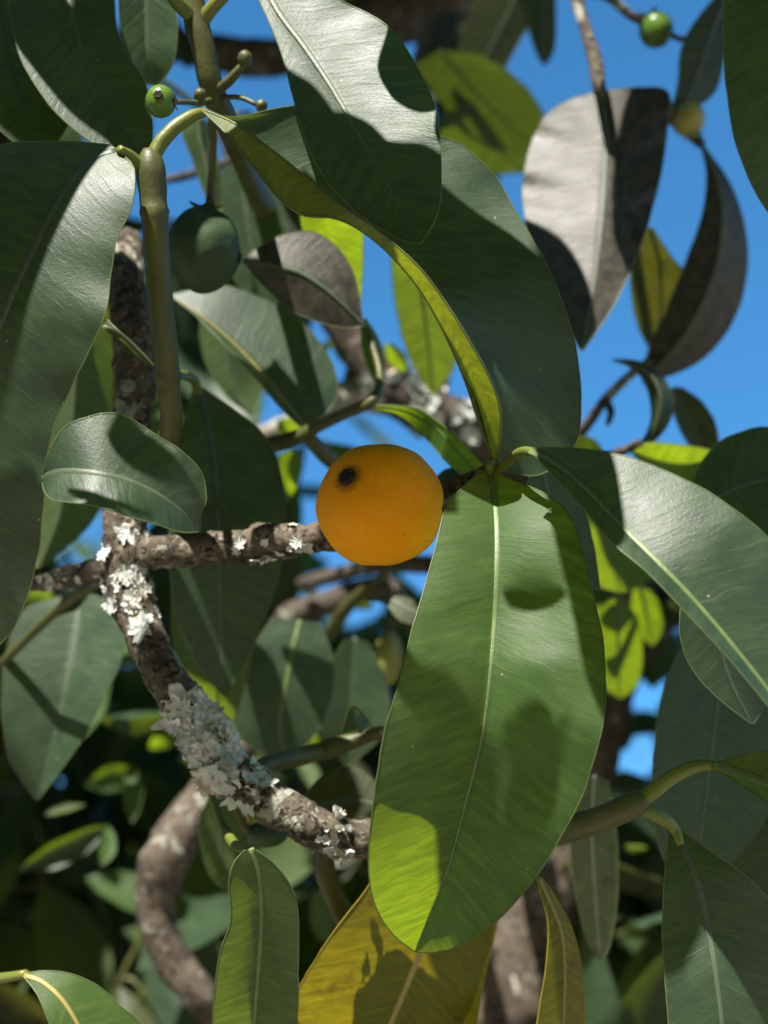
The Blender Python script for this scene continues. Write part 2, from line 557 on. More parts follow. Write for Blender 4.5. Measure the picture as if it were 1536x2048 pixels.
def leaf(L, M, Rr, kind='green', zl=-0.006, zr=-0.006, lit=None, label=None, rim=0.00018, rib=(0.0006, 0.00025),
         ribmat=None, rimmat=None, shift=None, name='leaf', pet=None, petmat=None, parent=True, **kw):
    seed = R.random() * 20
    X, Y, D, us = leaf_grid(L, M, Rr, zl, zr, seed=seed, **kw)
    N, W = X.shape
    V = CAM + FWD * D[..., None] + RIGHT * ((X - 768) / FPX * D)[..., None] + UP * (-(Y - 1024) / FPX * D)[..., None]
    if shift is not None:
        V = V + shift
    # uv in centimetres
    c = W // 2
    al = np.r_[0, np.cumsum(np.linalg.norm(np.diff(V[:, c], axis=0), axis=1))] * 100
    ac = np.zeros((N, W))
    for j in range(c + 1, W):
        ac[:, j] = ac[:, j - 1] + np.linalg.norm(V[:, j] - V[:, j - 1], axis=1) * 100
    for j in range(c - 1, -1, -1):
        ac[:, j] = ac[:, j + 1] - np.linalg.norm(V[:, j] - V[:, j + 1], axis=1) * 100
    uv = np.stack([ac, np.repeat(al[:, None], W, 1)], -1).reshape(-1, 2)
    verts = V.reshape(-1, 3)
    faces = []
    for i in range(N - 1):
        for j in range(W - 1):
            a = i * W + j
            faces.append((a, a + 1, a + W + 1, a + W))
    # make normals face the camera
    nr = np.cross(V[N // 2, c + 2] - V[N // 2, c], V[N // 2 + 1, c] - V[N // 2, c])
    if nr @ (CAM - V[N // 2, c]) < 0:
        faces = [f[::-1] for f in faces]
    nf = len(faces)
    fm = [0] * nf
    if rim:
        loop = np.vstack([V[:, 0], V[::-1, -1]])
        keep = np.r_[True, np.linalg.norm(np.diff(loop, axis=0), axis=1) > 1e-5]
        tv, tf = tube_geo(loop[keep], np.full(keep.sum(), rim), 6, cap=False)
        off = len(verts)
        verts = np.vstack([verts, tv])
        faces += [tuple(k + off for k in f) for f in tf]
        fm += [1] * len(tf)
        uv = np.vstack([uv, np.zeros((len(tv), 2))])
    rm = rimmat or (RIMY if kind == 'yellow' else RIM)
    o = mesh_obj(name, verts, faces, None, None, uv={'cm': uv}, mats=[LEAF[kind], rm], fm=fm)
    under_tree(o)
    if shift is None:
        SURF[o.name] = (X, Y, D)
    if label:
        o['label'] = label
    if rib:
        mp = V[:, c].copy()
        t = np.linspace(0, 1, N)
        rr = rib[0] * (1 - t) ** 0.8 + rib[1]
        rr[-1] *= 0.3
        tv, tf = tube_geo(mp, rr, 10)
        # flatten towards the blade
        nv = np.cross(V[:, c + 1] - V[:, c - 1], np.gradient(mp, axis=0))
        nv /= np.linalg.norm(nv, axis=1)[:, None] + 1e-12
        idx = np.repeat(np.arange(N), 10)
        dlt = tv - mp[idx]
        comp = (dlt * nv[idx]).sum(1)
        tv = tv - nv[idx] * (comp * 0.78)[:, None]
        mo = mesh_obj('midrib', tv, tf, ribmat or (RIBY if kind == 'yellow' else RIBD))
        mo.parent = o
    if pet:
        p = spline(np.asarray(pet, float), 24)
        tv, tf = tube_geo([P(*q[:3]) for q in p], p[:, 3] * p[:, 2] / FPX, 12, 0.05, 300)
        po = mesh_obj('petiole', tv, tf, petmat or PET)
        po.parent = o
    if lit is not None and shift is None:
        if lit is True:
            msk = np.ones(X.shape, bool)
        else:
            msk = np.zeros(X.shape, bool)
            for poly in lit:
                msk |= inpoly(X, Y, poly)
        msk &= (X > -60) & (X < 1600) & (Y > -60) & (Y < 2110)
        LIT.append(V[msk][::2])
    return o


# ---- branches -------------------------------------------------------------
def branch(path, mat, name='branch', seg=18, lump=0.14, freq=150.0, **kw):
    o, pts, rad = tube(name, path, mat, None, seg=seg, lump=lump, freq=freq, **kw)
    under_tree(o)
    return o, pts, rad


# limb that carries everything, running down into the trunk
limb_px = [(1780, 1040, .86, 46), (1480, 1165, .78, 46), (1330, 1215, .74, 46), (1240, 1330, .72, 50), (1185, 1480, .70, 62),
           (1110, 1680, .69, 74), (1045, 1900, .68, 88), (1010, 2120, .68, 100)]
sp = spline(limb_px, 90)
lp = [P(*q[:3]) for q in sp]
lr = list(sp[:, 3] * sp[:, 2] / FPX)
end = lp[-1]
for t in np.linspace(0.05, 1, 30):
    lp.append((1 - t) ** 2 * end + 2 * t * (1 - t) * np.array([0.12, 0.72, 1.0]) + t * t * (TRUNK_BASE - np.array([0, 0, 0.05])))
    lr.append(lr[89] * (1 - t) + 0.06 * t + (0.03 * max(0, t - 0.9) * 10))
tv, tf = tube_geo(lp, lr, 22, 0.16, 60)
trunk = under_tree(mesh_obj('trunk', tv, tf, BARKR))

b1, b1p, b1r = branch([(250, 480, .47, 34), (258, 600, .45, 38), (268, 720, .44, 41), (268, 800, .435, 40), (252, 900, .43, 40), (248, 1000, .425, 41),
                       (250, 1090, .42, 44), (256, 1170, .418, 42), (285, 1260, .414, 40), (335, 1360, .408, 40), (395, 1460, .402, 44),
                       (470, 1550, .40, 44), (560, 1615, .40, 42), (650, 1665, .40, 40), (745, 1680, .405, 38), (860, 1690, .43, 40),
                       (980, 1720, .52, 44), (1080, 1740, .68, 40)], BARK, n=220, seg=24, lump=0.17, freq=170)
b1['label'] = 'curving grey brown branch crusted with pale lichen'
b2, b2p, b2r = branch([(250, 1100, .42, 30), (320, 1106, .415, 33), (420, 1094, .41, 32), (500, 1090, .405, 33), (515, 1086, .405, 39), (530, 1082, .405, 36),
                       (600, 1078, .40, 32), (700, 1068, .40, 30), (800, 1040, .40, 26), (900, 985, .395, 22), (985, 940, .38, 18)], BARK, n=120, seg=20, lump=0.18)
b3, b3p, b3r = branch([(-120, 1175, .45, 20), (40, 1162, .435, 21), (140, 1152, .43, 24), (215, 1135, .425, 24), (255, 1120, .42, 22)], BARK, n=50, seg=16, lump=0.2)
b4, b4p, b4r = branch([(450, 250, .66, 24), (500, 360, .64, 27), (560, 470, .63, 30), (640, 580, .62, 32), (710, 690, .62, 40), (790, 780, .62, 48), (890, 835, .62, 46),
                       (990, 900, .63, 46), (1120, 1010, .66, 44), (1240, 1130, .70, 42), (1330, 1212, .74, 34)], BARKD, n=110, seg=18, lump=0.16)
branch([(800, 800, .625, 34), (700, 790, .63, 30), (660, 800, .64, 26), (560, 860, .68, 22), (420, 900, .74, 18)], BARKP, n=40, lump=0.18)
branch([(560, 1440, .62, 22), (470, 1510, .60, 28), (400, 1600, .59, 36), (345, 1690, .58, 48), (318, 1760, .58, 46), (312, 1830, .58, 36), (345, 1920, .58, 38), (410, 2000, .58, 36), (520, 2110, .60, 36), (760, 2260, .66, 40)],
       BARKR, n=80, lump=0.14)
branch([(250, 70, .80, 30), (430, 105, .78, 36), (560, 115, .78, 38), (700, 60, .78, 44), (850, 20, .80, 60), (960, 0, .82, 62), (1080, -60, .86, 64)], BARKR, n=60, lump=0.15)
branch([(1080, -60, .86, 40), (900, 130, .82, 26), (890, 250, .80, 20), (880, 420, .76, 22), (870, 600, .70, 26), (870, 820, .64, 30)], BARKD, n=60, lump=0.12)
branch([(1200, 1420, .70, 30), (1215, 1290, .70, 20), (1260, 1240, .69, 16), (1250, 1160, .68, 12), (1230, 1060, .66, 8)], BARKD, n=40, lump=0.1)
branch([(1330, 1215, .74, 26), (1200, 1160, .68, 24), (1060, 1130, .66, 22), (900, 1130, .66, 20), (760, 1130, .66, 18), (600, 1170, .68, 14)], BARKD, n=60, lump=0.14)
branch([(860, 1320, .70, 14), (780, 1180, .69, 22), (640, 1210, .69, 26), (540, 1250, .70, 22), (400, 1330, .74, 18)], BARKD, n=50, lump=0.15)
branch([(745, 1680, .41, 20), (660, 1690, .41, 24), (650, 1740, .41, 21), (672, 1800, .415, 22), (705, 1860, .42, 24), (740, 1920, .43, 20)], TWIG, n=50, lump=0.10)
# trunk fork seen low behind the main leaf
branch([(1045, 1900, .70, 60), (985, 1850, .72, 50), (960, 1960, .74, 46), (940, 2100, .78, 50)], BARKP, n=40, lump=0.15)

# green shoots
def twig(path, mat=TWIG, seg=14, lump=0.05, **kw):
    o, p, r = branch(path, mat, name='twig', seg=seg, lump=lump, **kw)
    return o


twig([(299, 298, .368, 13), (300, 316, .368, 24), (303, 350, .368, 30), (307, 405, .368, 27), (309, 425, .368, 31), (310, 440, .368, 27), (314, 520, .37, 26), (322, 620, .372, 26), (331, 700, .375, 25), (333, 735, .377, 25), (334, 750, .378, 30), (336, 764, .379, 25), (338, 790, .38, 23), (342, 850, .39, 23), (320, 930, .41, 24), (270, 1010, .425, 24)], n=70)
twig([(365, -120, .40, 24), (385, 10, .40, 25), (405, 90, .40, 24), (425, 180, .402, 24), (452, 240, .41, 24), (485, 320, .44, 22), (530, 420, .52, 24), (580, 500, .62, 26)], n=60)
twig([(392, 40, .40, 16), (355, 5, .395, 14), (320, -40, .39, 13)], PET)
twig([(398, 50, .40, 16), (425, 15, .398, 14), (470, -30, .395, 12)], PET)
twig([(428, 185, .402, 9), (455, 165, .398, 10), (478, 140, .396, 9), (490, 125, .395, 6)])
twig([(435, 195, .402, 6), (480, 195, .398, 5), (515, 210, .395, 5)])
twig([(425, 200, .402, 7), (395, 206, .392, 6), (372, 204, .385, 5), (350, 205, .38, 5)])
twig([(980, 1705, .50, 30), (1060, 1680, .42, 26), (1130, 1660, .385, 27), (1200, 1638, .375, 26), (1262, 1612, .37, 27), (1285, 1600, .37, 24)], n=50)
# twig whose node sits left above the ripe fruit
twig([(470, 905, .48, 18), (540, 890, .47, 17), (600, 872, .465, 15), (640, 850, .46, 13), (700, 822, .455, 12), (745, 800, .45, 11), (760, 750, .46, 8), (735, 660, .47, 6)], n=50)
twig([(610, 868, .465, 14), (650, 910, .47, 16), (690, 950, .48, 14), (720, 1000, .46, 12), (740, 1060, .41, 12)], n=30)
twig([(470, 1560, .40, 16), (540, 1528, .412, 18), (600, 1513, .425, 19), (650, 1500, .43, 19), (655, 1498, .43, 22), (700, 1484, .43, 17), (760, 1465, .43, 13), (850, 1450, .44, 11)], n=50)
twig([(660, 1270, .62, 14), (690, 1220, .60, 14), (740, 1170, .58, 9), (770, 1150, .56, 7)], n=24)
twig([(1130, -160, .56, 15), (1150, -20, .54, 14), (1172, 60, .53, 12), (1190, 120, .51, 15), (1200, 185, .495, 13)], BARKD, n=30)
twig([(1150, -20, .54, 14), (1210, -10, .54, 10), (1260, 30, .545, 9), (1300, 52, .55, 6)], BARKD, n=20)
twig([(1340, 66, .55, 6), (1362, 78, .55, 6), (1420, 60, .55, 8), (1470, -20, .55, 10), (1520, -140, .55, 14)], BARKD, n=30)
twig([(1330, 200, .52, 10), (1345, 235, .53, 14), (1378, 262, .54, 14), (1405, 292, .54, 9)], BARKD, n=24)
twig([(1345, 235, .53, 12), (1400, 120, .54, 12), (1455, -20, .55, 14), (1500, -160, .56, 16)], BARKD, n=24)
twig([(1120, 910, .56, 12), (1170, 855, .55, 11), (1210, 800, .54, 10), (1255, 755, .53, 9), (1300, 720, .53, 8)], BARKD, n=30)
twig([(1212, 800, .54, 8), (1222, 825, .538, 8), (1215, 850, .536, 5)], BARKD)
twig([(1120, 925, .50, 8), (1200, 915, .49, 9), (1250, 900, .485, 9), (1280, 885, .48, 8)], BARKD)
twig([(0, 1330, .50, 9), (120, 1215, .47, 10), (200, 1160, .45, 12), (240, 1110, .43, 12)], TWIG)
twig([(-60, 1965, .40, 12), (0, 1957, .392, 11), (52, 1948, .385, 9)], PET)
twig([(430, 1480, .41, 8), (420, 1560, .41, 9), (440, 1640, .405, 9), (462, 1682, .40, 9)], PET)
twig([(330, 360, .60, 8), (370, 352, .60, 9), (420, 335, .60, 9), (470, 320, .62, 10)], BARKD)

# ---- front leaves ----------------------------------------------------------
# A main leaf
A = leaf([(976, 934), (950, 952), (915, 985), (890, 1020), (872, 1090), (845, 1190), (815, 1300), (782, 1415), (757, 1530), (742, 1640), (736, 1740), (752, 1815), (785, 1868), (828, 1902)],
     [(978, 936, .378), (988, 985, .372), (993, 1070, .363), (990, 1200, .355), (980, 1340, .350), (962, 1480, .349), (930, 1610, .353), (895, 1740, .361), (855, 1840, .371), (830, 1903, .380)],
     [(982, 936), (1020, 958), (1085, 985), (1135, 1025), (1165, 1100), (1190, 1200), (1208, 1320), (1207, 1420), (1185, 1530), (1140, 1640), (1075, 1750), (1000, 1835), (920, 1890), (870, 1904), (832, 1904)],
     'fresh', zl=[-.003, -.006, -.011, -.016, -.014], zr=[-.002, -.006, -.010, -.008, .002], bulge=-0.0015, wave=0.0006, wfreq=2.5,
     dents=[(1070, 1195, 62, 40, .0030), (1050, 1540, 80, 70, .0044), (930, 1240, 70, 30, .0012), (1090, 1330, 90, 30, -.0010), (1050, 1060, 60, 40, -.0008)],
     lit=[[(900, 950), (1085, 985), (1120, 1090), (1150, 1300), (1190, 1420), (1150, 1600), (1000, 1640), (955, 1560), (985, 1330), (830, 1330)],
          [(745, 1560), (865, 1560), (890, 1700), (850, 1800), (900, 1895), (810, 1890), (740, 1740)]],
     rib=(0.0011, 0.00025), ribmat=RIB, N=80, K=16, label='long broad leaf in front of the ripe fruit, lit tip yellow green',
     pet=[(986, 925, .377, 9), (980, 930, .375, 11), (979, 945, .377, 10)])
# B right leaf
B = leaf([(1062, 903), (1082, 925), (1110, 955), (1170, 1020), (1230, 1090), (1300, 1150), (1380, 1235), (1455, 1315), (1536, 1412), (1640, 1545), (1720, 1640)],
     [(1060, 900, .352), (1110, 928, .350), (1160, 968, .348), (1230, 1040, .347), (1320, 1130, .346), (1400, 1215, .350), (1500, 1335, .358), (1610, 1480, .368), (1722, 1642, .380)],
     [(1060, 897), (1120, 895), (1200, 902), (1290, 925), (1400, 973), (1480, 1030), (1536, 1075), (1620, 1165), (1700, 1300), (1740, 1480), (1724, 1642)],
     'green', zl=[-.002, -.003, -.003, -.003], zr=[0, 0, .002, .006, .006], bulge=-0.001, sheen=(0.78, 1100, 930), wave=0.0005, lit=[[(1180, 905), (1300, 925), (1540, 1060), (1600, 1500), (1350, 1220), (1150, 1010), (1120, 950)]],
     rib=(0.0008, 0.0003), ribmat=RIB, N=64, K=14, label='silvery glossy leaf folded along its pale midrib',
     pet=[(990, 945, .378, 9), (1020, 920, .37, 10), (1045, 903, .362, 10), (1075, 905, .357, 8)])
# C/D folded leaf above the fruit
D_ = leaf([(405, 220), (455, 268), (505, 325), (555, 388), (605, 428), (670, 434), (725, 458), (785, 508), (845, 580), (895, 670), (935, 765), (962, 850), (990, 934)],
     [(405, 220, .376), (470, 250, .381), (530, 295, .384), (600, 350, .385), (680, 415, .384), (750, 462, .382), (830, 530, .379), (885, 600, .374), (940, 690, .375), (985, 775, .376), (1000, 840, .378), (992, 936, .380)],
     [(408, 219), (470, 234), (590, 212), (740, 225), (875, 271), (940, 305), (1000, 370), (1060, 470), (1110, 570), (1148, 680), (1162, 800), (1150, 890), (1080, 950), (1000, 940)],
     'green', zl=[-.006, -.010, -.010, -.010, -.008], zr=[.006, .014, .016, .010], bulge=0.0015, wave=0.0008, wfreq=3,
     lit=[[(400, 225), (470, 250), (560, 330), (700, 420), (720, 462), (600, 430), (540, 380)], [(560, 400), (750, 440), (1000, 800), (990, 930), (880, 680), (720, 470)],
          [(890, 300), (960, 340), (1010, 420), (980, 470), (900, 430)]],
     rib=(0.0006, 0.0003), N=70, K=14, label='long leaf folded lengthwise, its narrow half yellow green',
     pet=[(304, 318, .368, 15), (322, 285, .369, 16), (350, 255, .37, 15), (385, 232, .372, 13), (412, 224, .374, 9)])
# the half of that leaf that rolls towards the viewer and shows its paler underside
leaf([(405, 222), (455, 270), (503, 328), (553, 391), (605, 430), (668, 436), (722, 461), (782, 511), (842, 583), (892, 672), (932, 767), (960, 852), (990, 935)],
     [(406, 221, .371), (462, 258, .366), (518, 310, .361), (578, 370, .357), (642, 422, .354), (700, 440, .352), (760, 478, .352), (815, 528, .353), (868, 595, .355), (918, 682, .359), (960, 770, .364), (982, 845, .370), (991, 935, .379)],
     [(408, 220), (472, 248), (534, 293), (604, 348), (684, 413), (752, 460), (832, 528), (888, 600), (944, 690), (988, 776), (1002, 842), (993, 936)],
     'olive', zl=[-.003, -.002, .007, .009, .008], zr=[.003, .002, -.007, -.009, -.008], wave=0.0006, wfreq=3, lit=[[(560, 330), (760, 440), (1000, 780), (990, 930), (880, 690), (720, 470), (560, 400)]],
     rim=0.00032, rib=None, N=60, K=6, label='narrow rolled leaf half, yellow green with a pale rim')
# T top leaf
T = leaf([(470, -140), (495, -60), (520, 5), (545, 60), (570, 130), (590, 210), (620, 300), (662, 372), (722, 432), (800, 478), (838, 487)],
     [(480, -150, .362), (515, -60, .362), (555, 20, .361), (610, 95, .360), (660, 170, .359), (715, 265, .358), (775, 370, .358), (838, 488, .360)],
     [(490, -150), (580, -110), (670, -10), (740, 30), (795, 72), (835, 135), (862, 195), (876, 255), (881, 330), (880, 400), (868, 445), (840, 488)],
     'green', zl=[-.002, .001, .002, .002], zr=[0, .001, -.002, -.006], bulge=0.001, wave=0.0005, sheen=(0.52, 800, 420), lit=[[(560, 0), (720, 20), (740, 110), (640, 130)], [(740, 100), (810, 90), (870, 220), (870, 290), (740, 270)]],
     rib=(0.0008, 0.0002), N=60, K=12, label='leaf hanging from above with a silvery sunlit patch')
# U left leaf
U = leaf([(222, 290), (160, 284), (90, 283), (0, 290), (-100, 335), (-190, 480), (-235, 680), (-225, 930), (-150, 1150), (-22, 1305)],
     [(235, 300, .362), (190, 315, .361), (140, 365, .360), (100, 430, .360), (60, 510, .362), (20, 600, .366), (-20, 710, .374), (-60, 880, .388), (-60, 1080, .404), (-20, 1306, .428)],
     [(238, 304), (262, 325), (270, 352), (262, 420), (232, 480), (222, 550), (212, 620), (172, 718), (130, 805), (100, 885), (90, 965), (80, 1065), (62, 1170), (28, 1255), (-18, 1307)],
     'green', zl=[0, -.006, -.006], zr=[0, .003, .002, .002, -.002], bulge=-0.0012, sheen=(0.62, 230, 330), wave=0.0012, wfreq=3.5,
     lit=[[(245, 325), (272, 352), (262, 420), (222, 560), (170, 720), (100, 800), (70, 740), (100, 600), (170, 440)], [(0, 850), (90, 830), (60, 1000), (0, 1000)]],
     rib=(0.0007, 0.0003), N=70, K=14, label='large drooping leaf with one long sunlit edge',
     pet=[(296, 352, .368, 12), (282, 335, .367, 13), (262, 312, .365, 11), (238, 298, .362, 9)])
# V upper left shaded leaves
V0 = leaf([(-40, -220), (-110, -60), (-120, 80), (-70, 190), (10, 270), (80, 320)], [(-10, -230, .41), (-10, -80, .408), (10, 80, .406), (40, 200, .406), (80, 322, .41)],
     [(10, -220), (110, -80), (165, 60), (165, 180), (130, 260), (82, 322)], 'green', sheen=(0.4, 20, 100), zl=-.006, zr=.006)
V1 = leaf([(60, -200), (20, -50), (30, 80), (90, 200), (190, 290), (296, 330)], [(110, -210, .40), (130, -60, .396), (155, 70, .394), (205, 190, .394), (296, 330, .396)],
     [(160, -200), (222, -60), (235, 70), (290, 170), (305, 250), (298, 330)], 'green', sheen=(0.4, 160, 100), zl=-.006, zr=.008)
leaf([(240, -180), (236, -60), (240, 40), (250, 110), (275, 160), (312, 172)], [(285, -190, .43), (290, -60, .43), (292, 40, .43), (295, 110, .43), (312, 172, .432)],
     [(330, -180), (345, -60), (352, 20), (355, 70), (345, 130), (316, 172)], 'green', zl=-.004, zr=-.006)
# W bent leaf in front of the branch
W_ = leaf([(84, 958), (90, 930), (105, 890), (135, 850), (200, 828), (255, 834), (310, 868), (365, 905), (402, 945), (413, 1000), (402, 1022), (400, 1062)],
     [(82, 958, .352), (100, 946, .346), (130, 942, .343), (190, 946, .340), (250, 958, .341), (310, 985, .343), (360, 1020, .346), (400, 1063, .350)],
     [(84, 962), (90, 985), (110, 1001), (180, 1010), (250, 1030), (310, 1048), (360, 1064), (400, 1064)],
     'green', zl=[.004, .007, .006], zr=[-.003, -.007, -.004], lit=[[(80, 900), (150, 840), (245, 835), (185, 940), (90, 940)], [(270, 985), (325, 1050), (265, 1030)]], wave=0.0004, rib=(0.0007, 0.0003), N=50)
# X leaf left behind the fruit
leaf([(388, 775), (365, 850), (345, 950), (338, 1070), (345, 1190), (375, 1300), (445, 1390)], [(395, 772, .44), (418, 860, .438), (430, 960, .437), (435, 1080, .438), (440, 1220, .442), (448, 1392, .45)],
     [(405, 775), (470, 820), (525, 865), (558, 930), (571, 1030), (562, 1130), (525, 1250), (452, 1392)], 'green', sheen=(0.35, 430, 1080), zl=-.008, zr=.008, lit=[[(430, 800), (470, 830), (470, 940), (440, 930)]],
     rib=(0.0009, 0.0003), pet=[(340, 752, .378, 12), (365, 750, .40, 10), (388, 760, .42, 10), (396, 785, .44, 9)])
leaf([(400, 1000), (350, 1120), (345, 1260), (375, 1400), (440, 1500)], [(420, 990, .47), (425, 1120, .47), (430, 1260, .472), (435, 1390, .475), (442, 1500, .48)],
     [(440, 1000), (500, 1100), (515, 1220), (490, 1370), (446, 1500)], 'under', zl=-.006, zr=-.006, sheen=(-1.2, 430, 1230), lit=[[(400, 1150), (470, 1150), (470, 1330), (440, 1330)]])
# Y lower left leaves
leaf([(130, 1190), (45, 1225), (8, 1330), (5, 1430), (22, 1525), (70, 1597)], [(160, 1185, .50), (150, 1270, .498), (130, 1380, .497), (105, 1490, .50), (74, 1598, .505)],
     [(190, 1190), (262, 1225), (248, 1300), (205, 1405), (160, 1485), (78, 1598)], 'green', sheen=(0.45, 130, 1400), zl=-.006, zr=-.008, lit=[[(95, 1360), (165, 1350), (165, 1450), (110, 1470)]], label='dark hanging leaf with one sunlit green spot')
leaf([(545, 1235), (500, 1310), (468, 1395), (470, 1460), (510, 1500), (570, 1520)], [(600, 1240, .52), (585, 1300, .518), (570, 1380, .518), (560, 1450, .52), (572, 1522, .525)],
     [(640, 1245), (665, 1320), (660, 1400), (630, 1470), (576, 1522)], 'green', sheen=(0.35, 570, 1380), zl=-.006, zr=.006, lit=[[(560, 1260), (620, 1260), (590, 1400), (550, 1400)]], ribmat=RIB)
leaf([(690, 1280), (640, 1370), (640, 1460), (690, 1530)], [(710, 1275, .55), (705, 1370, .55), (700, 1450, .55), (695, 1532, .552)], [(735, 1285), (775, 1370), (770, 1460), (700, 1532)], 'green', zl=-.005, zr=-.005)
leaf([(700, 1412), (690, 1440), (683, 1470), (700, 1480)], [(705, 1408, .425), (712, 1440, .427), (722, 1462, .428), (740, 1478, .43)], [(708, 1408), (730, 1430), (752, 1465), (744, 1478)], 'green', zl=.004, zr=.004, rib=(0.0003, 0.0001), N=24)
leaf([(605, 1600), (640, 1555), (690, 1532), (735, 1550), (780, 1600), (830, 1640)], [(600, 1620, .45), (650, 1605, .45), (710, 1600, .45), (770, 1615, .45), (830, 1642, .45)],
     [(602, 1630), (650, 1650), (700, 1660), (760, 1660), (830, 1645)], 'sootlight', zl=.005, zr=-.004)
leaf([(420, 1590), (400, 1640), (402, 1700), (425, 1760), (462, 1785)], [(440, 1585, .47), (440, 1640, .47), (442, 1700, .47), (452, 1750, .47), (464, 1786, .472)],
     [(455, 1590), (490, 1640), (495, 1700), (480, 1760), (466, 1786)], 'under', zl=-.004, zr=.004)
# Z bottom centre leaf
Z_ = leaf([(490, 1700), (468, 1725), (457, 1768), (462, 1810), (459, 1850), (440, 1905), (428, 1990), (425, 2080), (440, 2170), (490, 2240)],
     [(500, 1697, .368), (515, 1735, .366), (522, 1790, .364), (522, 1860, .362), (516, 1950, .360), (508, 2050, .359), (502, 2150, .360), (495, 2242, .363)],
     [(512, 1700), (550, 1728), (580, 1768), (594, 1810), (597, 1870), (597, 1950), (594, 2040), (570, 2150), (500, 2242)],
     'under', zl=-.004, zr=-.005, sheen=(-0.9, 520, 1740), lit=[[(465, 1715), (520, 1705), (585, 1790), (465, 1770)]], rib=(0.0008, 0.0003), ribmat=RIB, label='pale strap shaped leaf with bright green sunlit base',
     pet=[(452, 1660, .402, 10), (468, 1688, .386, 11), (490, 1698, .372, 10), (508, 1712, .367, 8)])
# yellowing leaves
AA = leaf([(760, 1720), (735, 1775), (690, 1832), (640, 1905), (592, 1985), (556, 2048), (530, 2140), (540, 2240), (600, 2320)],
     [(880, 1740, .418), (862, 1830, .415), (840, 1905, .412), (808, 1985, .410), (776, 2060, .409), (730, 2160, .409), (605, 2322, .413)],
     [(960, 1760), (990, 1850), (970, 1930), (945, 2010), (915, 2090), (860, 2190), (760, 2280), (610, 2324)],
     'yellow', zl=[-.003, -.008, -.008], zr=[.004, .006, .005], sheen=(-1.0, 760, 1940), lit=[[(640, 1905), (735, 1790), (800, 1890), (800, 1980), (720, 2048), (570, 2048)], [(850, 1905), (920, 1890), (900, 1930), (840, 1955)]],
     rib=(0.0010, 0.0003), label='yellowing leaf blotched with reddish brown', N=54)
leaf([(980, 1800), (950, 1900), (900, 2030), (880, 2150), (900, 2260)], [(1000, 1790, .43), (972, 1890, .43), (940, 2000, .43), (915, 2110, .43), (903, 2262, .432)],
     [(1005, 1790), (985, 1890), (960, 2000), (945, 2110), (906, 2262)], 'yellow', zl=.008, zr=-.008)
AB = leaf([(1074, 1756), (1082, 1790), (1096, 1850), (1092, 1930), (1080, 2010), (1070, 2090), (1080, 2190), (1110, 2250)],
     [(1078, 1754, .40), (1098, 1800, .40), (1122, 1860, .40), (1130, 1940, .40), (1128, 2020, .40), (1125, 2100, .40), (1112, 2252, .402)],
     [(1084, 1756), (1112, 1795), (1145, 1860), (1162, 1930), (1169, 2000), (1166, 2100), (1145, 2190), (1114, 2252)],
     'yellow', zl=-.004, zr=.006, rib=(0.0003, 0.0002), label='narrow mustard yellow leaf', pet=[(1040, 1730, .43, 8), (1062, 1748, .41, 9), (1084, 1780, .40, 7)])
# AC, AD right bottom shoot
AC = leaf([(1340, 1660), (1330, 1740), (1325, 1850), (1330, 1950), (1340, 2060), (1360, 2200), (1430, 2330)],
     [(1352, 1660, .372), (1388, 1745, .366), (1415, 1850, .362), (1432, 1950, .358), (1445, 2060, .356), (1450, 2200, .355), (1436, 2332, .357)],
     [(1362, 1662), (1430, 1708), (1500, 1760), (1560, 1830), (1610, 1950), (1630, 2080), (1580, 2230), (1440, 2332)],
     'green', zl=[.002, .003, .003], zr=[-.004, .004, .008], lit=[[(1326, 1765), (1345, 1770), (1380, 1900), (1395, 2000), (1405, 2048), (1335, 2048)]],
     rib=(0.0006, 0.0003), N=54, label='dark leaf below the green shoot, one edge sunlit',
     pet=[(1262, 1612, .37, 15), (1295, 1622, .37, 16), (1325, 1636, .37, 15), (1348, 1656, .371, 12), (1362, 1690, .369, 8)])
leaf([(1424, 1528), (1480, 1512), (1540, 1500), (1620, 1492), (1720, 1510), (1800, 1560)], [(1424, 1530, .364), (1480, 1545, .352), (1540, 1566, .340), (1640, 1580, .326), (1800, 1562, .322)],
     [(1426, 1534), (1480, 1570), (1540, 1608), (1620, 1650), (1720, 1650), (1800, 1564)], 'green', zl=.012, zr=-.004, lit=True, rib=(0.0009, 0.0003), ribmat=RIB,
     pet=[(1270, 1610, .37, 17), (1310, 1580, .37, 16), (1350, 1550, .37, 15), (1395, 1532, .369, 13), (1430, 1530, .367, 9)])
# dark leaves behind the right side
leaf([(1420, 1230), (1345, 1330), (1312, 1450), (1305, 1580), (1320, 1700), (1380, 1800)], [(1450, 1220, .44), (1440, 1350, .44), (1425, 1480, .44), (1405, 1640, .442), (1385, 1802, .446)],
     [(1480, 1230), (1560, 1350), (1570, 1480), (1530, 1640), (1390, 1802)], 'green', sheen=(0.5, 1430, 1500), zl=-.006, zr=.006)
leaf([(1400, 1150), (1366, 1195), (1360, 1270), (1385, 1340), (1440, 1400), (1500, 1446)], [(1430, 1140, .375), (1430, 1210, .373), (1440, 1290, .373), (1465, 1370, .374), (1504, 1447, .376)],
     [(1460, 1150), (1500, 1220), (1540, 1300), (1545, 1380), (1508, 1447)], 'green', zl=-.003, zr=.006)
leaf([(1160, 1560), (1140, 1660), (1150, 1780), (1175, 1880), (1200, 1920)], [(1190, 1550, .48), (1185, 1660, .48), (1190, 1770, .48), (1196, 1860, .48), (1202, 1922, .48)],
     [(1215, 1560), (1232, 1660), (1235, 1780), (1222, 1880), (1204, 1922)], 'sootlight', zl=-.004, zr=.004)
